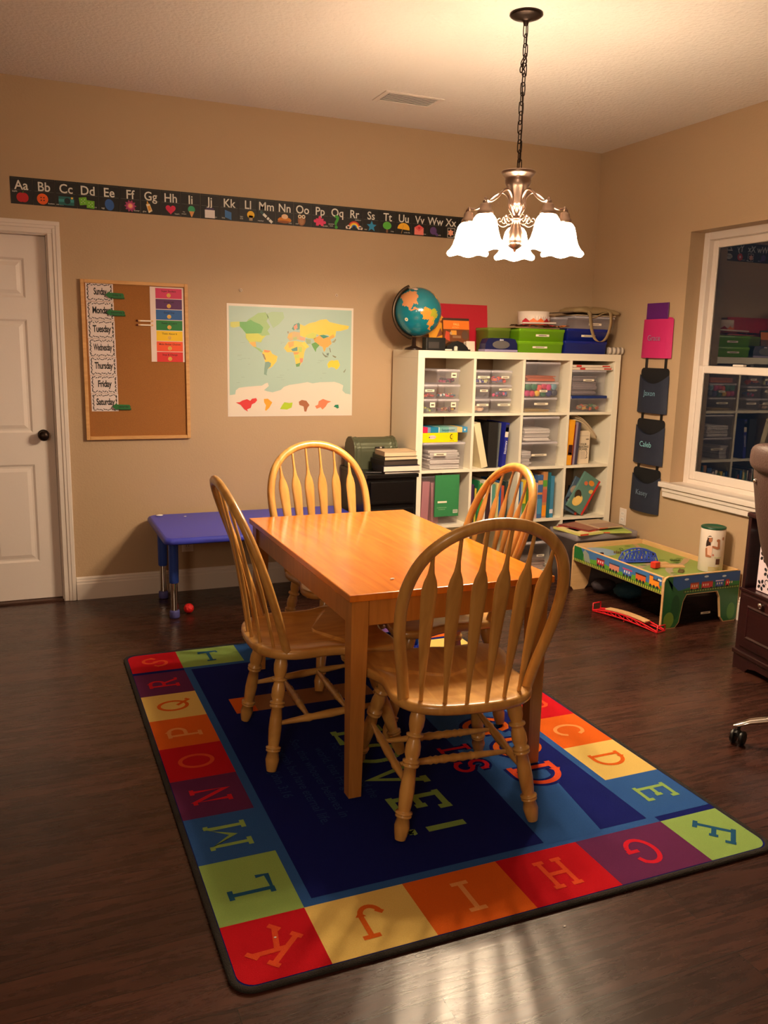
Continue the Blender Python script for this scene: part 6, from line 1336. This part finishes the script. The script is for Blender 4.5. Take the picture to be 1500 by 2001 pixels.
b = MB(); b.box(-.022, .022, -.018, .018, 0, .036, C(214, 54, 34), .002, 1); tag(b.build('toy_block', None, (3.345, 3.80, ts), (0, 0, .2)), 'red toy block beside the blue bridge', 'toy block')
b = MB(); b.box(-.022, .022, -.01, .01, 0, .02, C(24, 24, 26), .003); b.sphere((.012, 0, .022), .008, C(24, 24, 26), 8, 6); tag(b.build('toy_engine', None, (3.50, 4.02, ts)), 'small black toy engine behind the blue bridge', 'toy train')
b = MB(); b.poly(shape_heart(0, 0, .022), C(216, 50, 60), .009); b.prism(shape_heart(0, 0, .022), C(216, 50, 60), 0, .009); tag(b.build('toy_heart', None, (3.24, 4.17, ts+.0)), 'small red toy piece at the far left corner of the train table', 'toy')
for k, (x, y, lb) in enumerate(((3.37, 4.17, 'tiny brown toy logs behind the bridge, leftmost of the small pieces'), (3.44, 4.22, 'green toy bush behind the bridge near the table end'), (3.50, 4.13, 'green toy bush in the middle of the train table'), (3.56, 4.17, 'green toy bush farther right on the train table'), (3.43, 3.68, 'brown toy logs at the near end of the train table'), (3.58, 3.90, 'olive toy bush near the wall side of the train table'))):
    R_ = random.Random(k); b = MB()
    for q in range(5):
        cc_ = (104, 84, 50) if 'brown' in lb else (96, 116, 50)
        if 'brown' in lb: b.box(-.03+.012*q, -.022+.012*q, -.014, .014, .0, .008+.004*(q % 2), C(*cc_))
        else: b.sphere((-.024+.012*q, R_.uniform(-.006, .006), .006), .009, C(*cc_), 8, 6, (1, 1, .66))
    tag(b.build('toy_scenery', None, (x, y, ts+(.0005)), (0, 0, R_.uniform(0, 3))), lb, 'toy')
# canister
cn = thing('craft_canister', 'tall white canister picturing a flexing girl on the train table', 'canister', (3.618, 3.655, ts))
CR, CHh = .068, .250
b = MB(); b.lathe([(.001, 0), (CR-.002, 0), (CR, .003), (CR, CHh-.004), (CR-.002, CHh)], C(226, 212, 200, .4), seg=48, caps=False)
b.build('canister_body', cn)
b = MB(); b.lathe([(CR-.0018, CHh-.001), (CR+.001, CHh+.001), (CR+.001, CHh+.010), (CR-.004, CHh+.012), (CR-.010, CHh+.006), (.001, CHh+.006)], mat('dark_green_lid', (18, 74, 52), .35), seg=48, caps=False); b.build('lid', cn)['label'] = 'dark green lid'
b = MB()
a_c = atan2(-3.655, -3.618)
def cyl(pts, cc_, dr):
    # polygon on the cylinder: x in metres round the drum from the direction facing the viewer (right positive)
    pts = [(p[0]+.010, p[1]) for p in pts]; r_ = CR+dr; W_ = .005
    k0 = int(math.floor(min(p[0] for p in pts)/W_)); k1 = int(math.floor(max(p[0] for p in pts)/W_))
    def clip(P, xc, keep_right):
        o_ = []
        for q in range(len(P)):
            a_, c_ = P[q-1], P[q]; ia = (a_[0] >= xc) == keep_right; ic = (c_[0] >= xc) == keep_right
            if ia != ic: t_ = (xc-a_[0])/(c_[0]-a_[0]); o_.append((xc, a_[1]+t_*(c_[1]-a_[1])))
            if ic: o_.append(c_)
        return o_
    for k_ in range(k0, k1+1):
        P = clip(pts, k_*W_, True)
        if len(P) > 2: P = clip(P, (k_+1)*W_, False)
        if len(P) < 3: continue
        b.faces([(r_*cos(a_c+p[0]/CR), r_*sin(a_c+p[0]/CR), p[1]) for p in P], [tuple(range(len(P)))], C(*cc_))
def cell(cx_, cy_, rx, ry, cc_, dr, n=12): cyl([(cx_+rx*cos(2*pi*k/n), cy_+ry*sin(2*pi*k/n)) for k in range(n)], cc_, dr)
sk = (176, 112, 78)
cell(-.030, .165, .013, .036, (50, 28, 22), .0012); cell(-.024, .198, .014, .018, (50, 28, 22), .0012); cell(-.020, .192, .010, .014, sk, .0018)
cyl([(-.034, .202), (-.01, .207), (-.01, .212), (-.034, .208)], (240, 230, 220), .0024)
cyl([(-.040, .150), (-.022, .160), (-.006, .150), (-.008, .090), (-.036, .090)], (232, 190, 170), .0018)
cyl([(-.044, .140), (-.034, .145), (-.030, .105), (-.010, .100), (-.010, .090), (-.040, .092)], sk, .0022)
cyl([(-.010, .148), (.020, .138), (.032, .142), (.030, .152), (.014, .155), (-.008, .160)], sk, .0016); cyl([(.020, .140), (.034, .144), (.030, .186), (.020, .184)], sk, .0022); cell(.022, .190, .010, .009, sk, .0024)
cyl([(.018, .05), (.030, .05), (.042, .05), (.042, .083), (.030, .083), (.018, .083)], (84, 50, 36), .0012); cyl([(.008, .088), (.03, .088), (.05, .088), (.05, .093), (.03, .093), (.008, .093)], (196, 200, 150), .0012)
for k in range(3): cyl([(-.02, .03-.009*k), (.0, .03-.009*k), (.02, .03-.009*k), (.042, .03-.009*k), (.042, .034-.009*k), (.02, .034-.009*k), (.0, .034-.009*k), (-.02, .034-.009*k)], (206, 176, 96), .0012)
cell(.0, .105, .005, .006, (190, 110, 90), .0012); cell(.054, .2, .007, .01, (190, 130, 90), .0012)
b.build('printed_label', cn)
# red toy bridge track on the floor
t = thing('toy_bridge_track', 'red plastic bridge ramp with wooden track lying on the floor under the train table', 'toy bridge', (3.075, 3.665, 0.0))
M_rt = mat('red_toy_plastic', (216, 30, 40), .35)
A_ = Vector((-.055, .26, 0)); B_ = Vector((.035, -.19, 0)); d_ = (B_-A_).normalized(); n_ = Vector((-d_.y, d_.x, 0))
for s in (0, 1):
    o_ = n_*(.065*s)
    b = MB(); pts = [A_+o_+(B_-A_)*(k/8)+Vector((0, 0, .010+.030*sin(pi*k/8))) for k in range(9)]; lo2 = [A_+o_+(B_-A_)*(k/8)+Vector((0, 0, .0045+.012*sin(pi*k/8))) for k in range(9)]
    b.tube(pts, .0045, M_rt, 6); b.tube(lo2, .004, M_rt, 6)
    for k in range(0, 9): b.tube([pts[k], lo2[k]], .003, M_rt, 6)
    for k in range(8): b.tube([pts[k], lo2[k+1]], .0025, M_rt, 6)
    b.build('rail_truss', t)
for k in (0, 4, 8): b = MB(); b.tube([A_+(B_-A_)*(k/8)+Vector((0, 0, .006)), A_+n_*.065+(B_-A_)*(k/8)+Vector((0, 0, .006))], .004, M_rt, 6); b.build('cross_bar', t)
for E_, hE in ((A_, .05), (B_, .04)):
    b = MB(); b.tube([E_+Vector((0, 0, .008)), E_+Vector((.0, 0, hE)), E_+n_*.065+Vector((0, 0, hE)), E_+n_*.065+Vector((0, 0, .008))], .004, M_rt, 6); b.build('end_hoop', t)

b = MB(); P_ = [A_+n_*.0325+(B_-A_)*q+Vector((0, 0, .022+.02*sin(pi*q))) for q in [.18+.62*k/10 for k in range(11)]]; vs = []
for p in P_: vs += [tuple(p-n_*.022), tuple(p+n_*.022), tuple(p+n_*.022+Vector((0, 0, .007))), tuple(p-n_*.022+Vector((0, 0, .007)))]
fs = []
for i in range(10): a = 4*i; c = a+4; fs += [(a, c, c+1, a+1), (a+1, c+1, c+2, a+2), (a+2, c+2, c+3, a+3), (a+3, c+3, c, a)]
fs += [(0, 1, 2, 3), (43, 42, 41, 40)]
b.faces(vs, fs, M_birch); b.build('wooden_deck', t)
# under the train table: cloth bag, dark storage crate, clear bin
b = MB(); out = []
R_ = random.Random(4)
b.sphere((0, 0, .05), .1, mat('teal_cloth', (34, 74, 92), .8, var=.3, vscale=20, bump=.3, bscale=60), 18, 10, (1.0, .8, .5))
for v in b.bm.verts: v.co += Vector((R_.uniform(-.006, .006), R_.uniform(-.006, .006), R_.uniform(-.004, .004)))
tag(b.build('cloth_bundle', None, (3.40, 4.08, .002)), 'crumpled teal cloth bundle under the train table', 'cloth')
b = MB(); b.sphere((0, 0, .045), .07, mat('dark_mixed_cloth', (60, 50, 56), .8, var=.5, vscale=30), 16, 9, (1.2, .8, .6))
for v in b.bm.verts: v.co += Vector((R_.uniform(-.006, .006), R_.uniform(-.006, .006), R_.uniform(-.003, .003)))
tag(b.build('cloth_bundle', None, (3.33, 4.24, .003)), 'grey mottled cloth bundle at the far end under the train table', 'cloth')
bin_(3.33, 3.68, 3.56, 3.90, .001, .17, 'dark clear bin of track pieces under the near end of the train table', body=mat('smoky_plastic', (60, 52, 50), .3, alpha=.6), lid=mat('smoky_plastic', (60, 52, 50), .3, alpha=.6), lab=(.02, .05, .07, .012))
# clear bin behind the train table with magazines
bin_(3.205, 3.695, 4.385, 4.690, .001, .345, 'large clear bin behind the train table below the magazines', body=mat('grey_clear_plastic', (150, 142, 150), .3, alpha=.7), lid=mat('grey_clear_plastic', (150, 142, 150), .3, alpha=.7), lidh=.03)
def mag(x, y, z, w, d, h, rz, col, lb, art=()):
    t = thing('magazine', lb, 'magazine', (x, y, z), rz, 'magazines on the large clear bin'); b = MB(); b.box(-w/2, w/2, -d/2, d/2, 0, h, C(*col), .0006, 1)
    for a in art: b.rect(a[0], a[1], a[2], a[3], C(*a[4]), h+.0006)
    b.box(-w/2, -w/2+.07, -d/2-.0006, -d/2, .002, h-.002, C(206, 60, 40)); b.build('cover', t)
mag(3.30, 4.50, .346, .20, .26, .014, .12, (214, 206, 120), 'yellow covered magazine at the left front of the pile', [(-.09, .09, -.12, .1, (226, 206, 150)), (-.09, .09, .1, .124, (200, 60, 40)), (-.06, .05, -.05, .05, (190, 150, 90))])
mag(3.53, 4.49, .346, .22, .25, .010, -.25, (180, 190, 96), 'green covered magazine at the right front of the pile', [(-.1, .1, -.1, .1, (150, 176, 80)), (-.1, .0, -.02, .1, (90, 70, 50))])
mag(3.36, 4.54, .3605, .19, .25, .008, .3, (120, 40, 40), 'dark red magazine lying across the pile', [(-.08, .08, -.11, .11, (150, 100, 80))])
mag(3.50, 4.55, .3690, .20, .25, .008, .05, (186, 160, 130), 'beige magazine topmost on the pile', [(-.09, .09, -.12, .0, (160, 130, 110))])

# ------------------------------------------------------------------ espresso cabinet by the window
A1 = Vector((3.144, 2.965, 0)); rzc = radians(-8.5)
dk = thing('espresso_cabinet', 'dark espresso cabinet with open cubby and paneled drawer at the right edge', 'cabinet', (A1.x, A1.y, 0), rzc)
# local: x into the cabinet depth (+x), y negative along the front
D_, L_, Hh = .50, .62, .765
b = MB(); b.box(-.005, D_, -L_, .006, Hh-.022, Hh, M_espresso, .004, 1); b.build('top', dk)
b = MB(); b.box(.002, D_, -.022, 0, .40, Hh-.0225, M_espresso, .001, 1); b.build('side_panel', dk)
b = MB(); b.box(.002, D_, -L_, -L_+.022, .40, Hh-.0225, M_espresso, .001, 1); b.build('side_panel', dk)
b = MB(); b.box(D_-.012, D_, -L_+.022, -.022, .40, Hh-.0225, M_espresso); b.build('back_panel', dk)
b = MB(); b.box(-.008, D_, -L_-.004, .006, .385, .4, M_espresso, .003, 1); b.build('shelf', dk)
b = MB(); b.box(0, D_, -L_, 0, .095, .385, M_espresso, .001, 1); b.build('body', dk)
b = MB(); z0, z1, y0, y1 = .12, .375, -L_+.03, -.03
b.box(-.012, 0, y0, y1, z0, z1, M_espresso, .002, 1)
def rgl(d, x): return [(x, y0+d, z0+d), (x, y1-d, z0+d), (x, y1-d, z1-d), (x, y0+d, z1-d)]
Rr = [rgl(.045, -.0122), rgl(.052, -.017), rgl(.06, -.0125), rgl(.07, -.0125)]
for i in range(3): b.faces(Rr[i]+Rr[i+1], [(j, 4+j, 4+(j+1) % 4, (j+1) % 4) for j in range(4)], M_espresso)
dr = b.build('drawer_front', dk)
b = MB(); b.at(Matrix(((0, 0, -1, -.012), (-1, 0, 0, 0), (0, 1, 0, 0), (0, 0, 0, 1)))); b.lathe([(.001, .022), (.012, .020), (.015, .014), (.008, .008), (.006, 0)][::-1], M_chrome, .175, .357, 0, seg=16); b.at(Matrix.Identity(4)); o = b.build('knob', dr); o['label'] = 'silver round drawer knob'
b = MB(); b.box(-.012, D_, -L_-.004, .008, .07, .095, M_espresso, .006)
P_ = [(0, 0), (.09, 0), (.11, .022), (.16, .034), (L_-.16, .034), (L_-.11, .022), (L_-.09, 0), (L_, 0), (L_, .0705), (0, .0705)]
b.at(Matrix(((0, 0, -1, .004), (-1, 0, 0, 0), (0, 1, 0, 0), (0, 0, 0, 1)))); b.prism(P_, M_espresso, -.016, .008); b.at(Matrix.Identity(4)); b.box(.02, D_, -.02, 0, 0, .07, M_espresso); b.box(.02, D_, -L_, -L_+.02, 0, .07, M_espresso); b.build('plinth', dk)
fb = thing('floral_fabric_box', 'white storage box with black flower print inside the espresso cabinet', 'storage box', tuple(Vector((A1.x, A1.y, .4006))), rzc)
b = MB(); bx0, by0, by1, bh = .03, -.40, -.065, .27
b.box(bx0, bx0+.32, by0, by1, 0, bh, C(226, 206, 214, .7), .003, 1)
b.at(Matrix(((0, 0, -1, bx0), (-1, 0, 0, 0), (0, 1, 0, 0), (0, 0, 0, 1))))
Kb = C(20, 16, 20, .7)
for i in range(5):
    for j in range(4):
        ox, oz = .10+i*.07+.035*(j % 2), .035+j*.068
        for k in range(5):
            a = 2*pi*k/5+i; px_, pz_ = ox+.018*cos(a), oz+.018*sin(a)
            if .07 < px_ < .395 and .008 < pz_ < bh-.01: b.ell(px_, pz_, .0105, .0075, Kb, .0008+.0001*k, 10, rot=a)
        if .07 < ox < .395 and oz < bh-.01: b.ell(ox, oz, .005, .005, C(226, 206, 214, .7), .0016, 8)
        if ox+.035 < .39: b.ribbon(arc(ox+.035, oz+.02, .012, .012, 0, 260, 8), .004, Kb, .0009) if oz+.03 < bh-.012 else None
b.at(Matrix.Identity(4)); b.build('box_body', fb)

# ------------------------------------------------------------------ office chair (mostly beyond the right edge)
oc = thing('office_chair', 'brown leather office chair with chrome star base at the right edge', 'office chair', (2.80, 2.12, 0), atan2(-.2, .98))
cast_ang = [radians(175)+2*pi*k/5 for k in range(5)]
# the caster of the photograph sits at (2.50, 2.30)
loc_dir = Vector((2.505-2.80, 2.30-2.12, 0)); loc_dir.rotate(Matrix.Rotation(-atan2(-.2, .98), 3, 'Z')); a0 = atan2(loc_dir.y, loc_dir.x); rl = loc_dir.length
for k in range(5):
    a = a0+2*pi*k/5; ca, sa = cos(a), sin(a)
    b = MB(); R_ = []
    for q, zz, w_, h_ in ((.03, .135, .030, .022), (.12, .130, .026, .018), (.22, .115, .022, .014), (.31, .096, .018, .011), (rl+.005, .080, .013, .008), (rl+.022, .076, .006, .004)):
        R_.append([(ca*q-sa*w_*cos(t_), sa*q+ca*w_*cos(t_), zz+h_*sin(t_)) for t_ in [2*pi*m_/10 for m_ in range(10)]])
    b.rings(R_, M_chrome); b.build('base_spoke', oc)
    cx_, cy_ = ca*rl, sa*rl
    b = MB(); sw = a+.9
    for s in (-1, 1):
        dx, dy = -sin(sw)*.017*s, cos(sw)*.017*s
        b.lathe([(.018, -.0), (.027, .12), (.029, .3), (.029, .7), (.027, .88), (.018, 1)], M_blackrub, p0=Vector((cx_+dx-(-sin(sw))*.009, cy_+dy-cos(sw)*.009, .0295)), p1=Vector((cx_+dx+(-sin(sw))*.009, cy_+dy+cos(sw)*.009, .0295)), seg=18)
    b.tube([(cx_, cy_, .03), (cx_, cy_, .075)], .006, M_blackrub, 8); b.tube(arc3 if False else [(cx_+.0, cy_, .055), (cx_+cos(sw)*.02, cy_+sin(sw)*.02, .045)], .012, M_blackrub, 8)
    b.build('caster', oc)
b = MB(); b.lathe([(.001, .10), (.045, .10), (.048, .12), (.045, .155), (.028, .165), (.028, .36), (.016, .365), (.016, .43)], M_chrome, seg=20); b.build('gas_lift', oc)
def pillow(cx_, cy_, cz_, sx_, sy_, sz_, e1=.35, e2=.35, nu=28, nv=16):
    def sp(v, e): return (abs(v)**e)*(1 if v >= 0 else -1)
    return [[(cx_+sx_*sp(cos(u), e2)*max(1e-3, sp(cos(v), e1)), cy_+sy_*sp(sin(u), e2)*max(1e-3, sp(cos(v), e1)), cz_+sz_*sp(sin(v), e1)) for u in [2*pi*k/nu for k in range(nu)]] for v in [-pi/2+pi*j/nv for j in range(nv+1)]]
b = MB(); b.rings(pillow(.02, 0, .475, .215, .215, .045, .5, .6), M_leather); b.build('seat_cushion', oc)
b = MB(); 
Q = pillow(0, 0, 0, .055, .245, .25, .45, .45); Q = [[(-.216-.05*(p[2]/.25)+p[0]+.03*(p[1]/.245)**2, .063+p[1]*(1-.12*max(0, -p[2]/.25)), .89+p[2]) for p in r] for r in Q]
b.rings(Q, M_leather); bk_ = b.build('backrest', oc)
b = MB(); Q = pillow(0, 0, 0, .062, .225, .06, .6, .5); Q = [[(-.271+p[0]+.03*(p[1]/.245)**2, .063+p[1], 1.115+p[2]) for p in r] for r in Q]; b.rings(Q, M_leather); b.build('headrest_cushion', oc)
b = MB(); b.sphere((-.278, .245, 1.02), .009, M_chrome, 12, 8); b.build('chrome_stud', bk_)
b = MB(); b.tube([(-.05, 0, .42), (-.16, .04, .43), (-.22, .06, .50), (-.23, .063, .72)], .02, M_blackrub, 10); b.build('back_bracket', oc)

# ------------------------------------------------------------------ scraps
tag((lambda b: (b.sphere((0, 0, .003), .009, M_paper, 6, 4, (1, .6, .3)), b.build('paper_scrap', None, (1.12, 2.542, TH+.0005)))[1])(MB()), 'white scrap of paper on the dining table top', 'scrap')
def scrap(x, y, z, r, lb):
    b = MB(); b.sphere((0, 0, r*.3), r, M_paper, 6, 4, (1, .7, .3)); tag(b.build('paper_scrap', None, (x, y, z)), lb, 'scrap')
scrap(.52, 1.86, .0105, .004, 'white crumb on the red K square of the rug'); scrap(1.245, 1.64, .0005, .004, 'white crumb on the floor beyond the rug edge near the H square'); scrap(2.03, 2.12, .0005, .005, 'white crumb on the floor right of the rug')
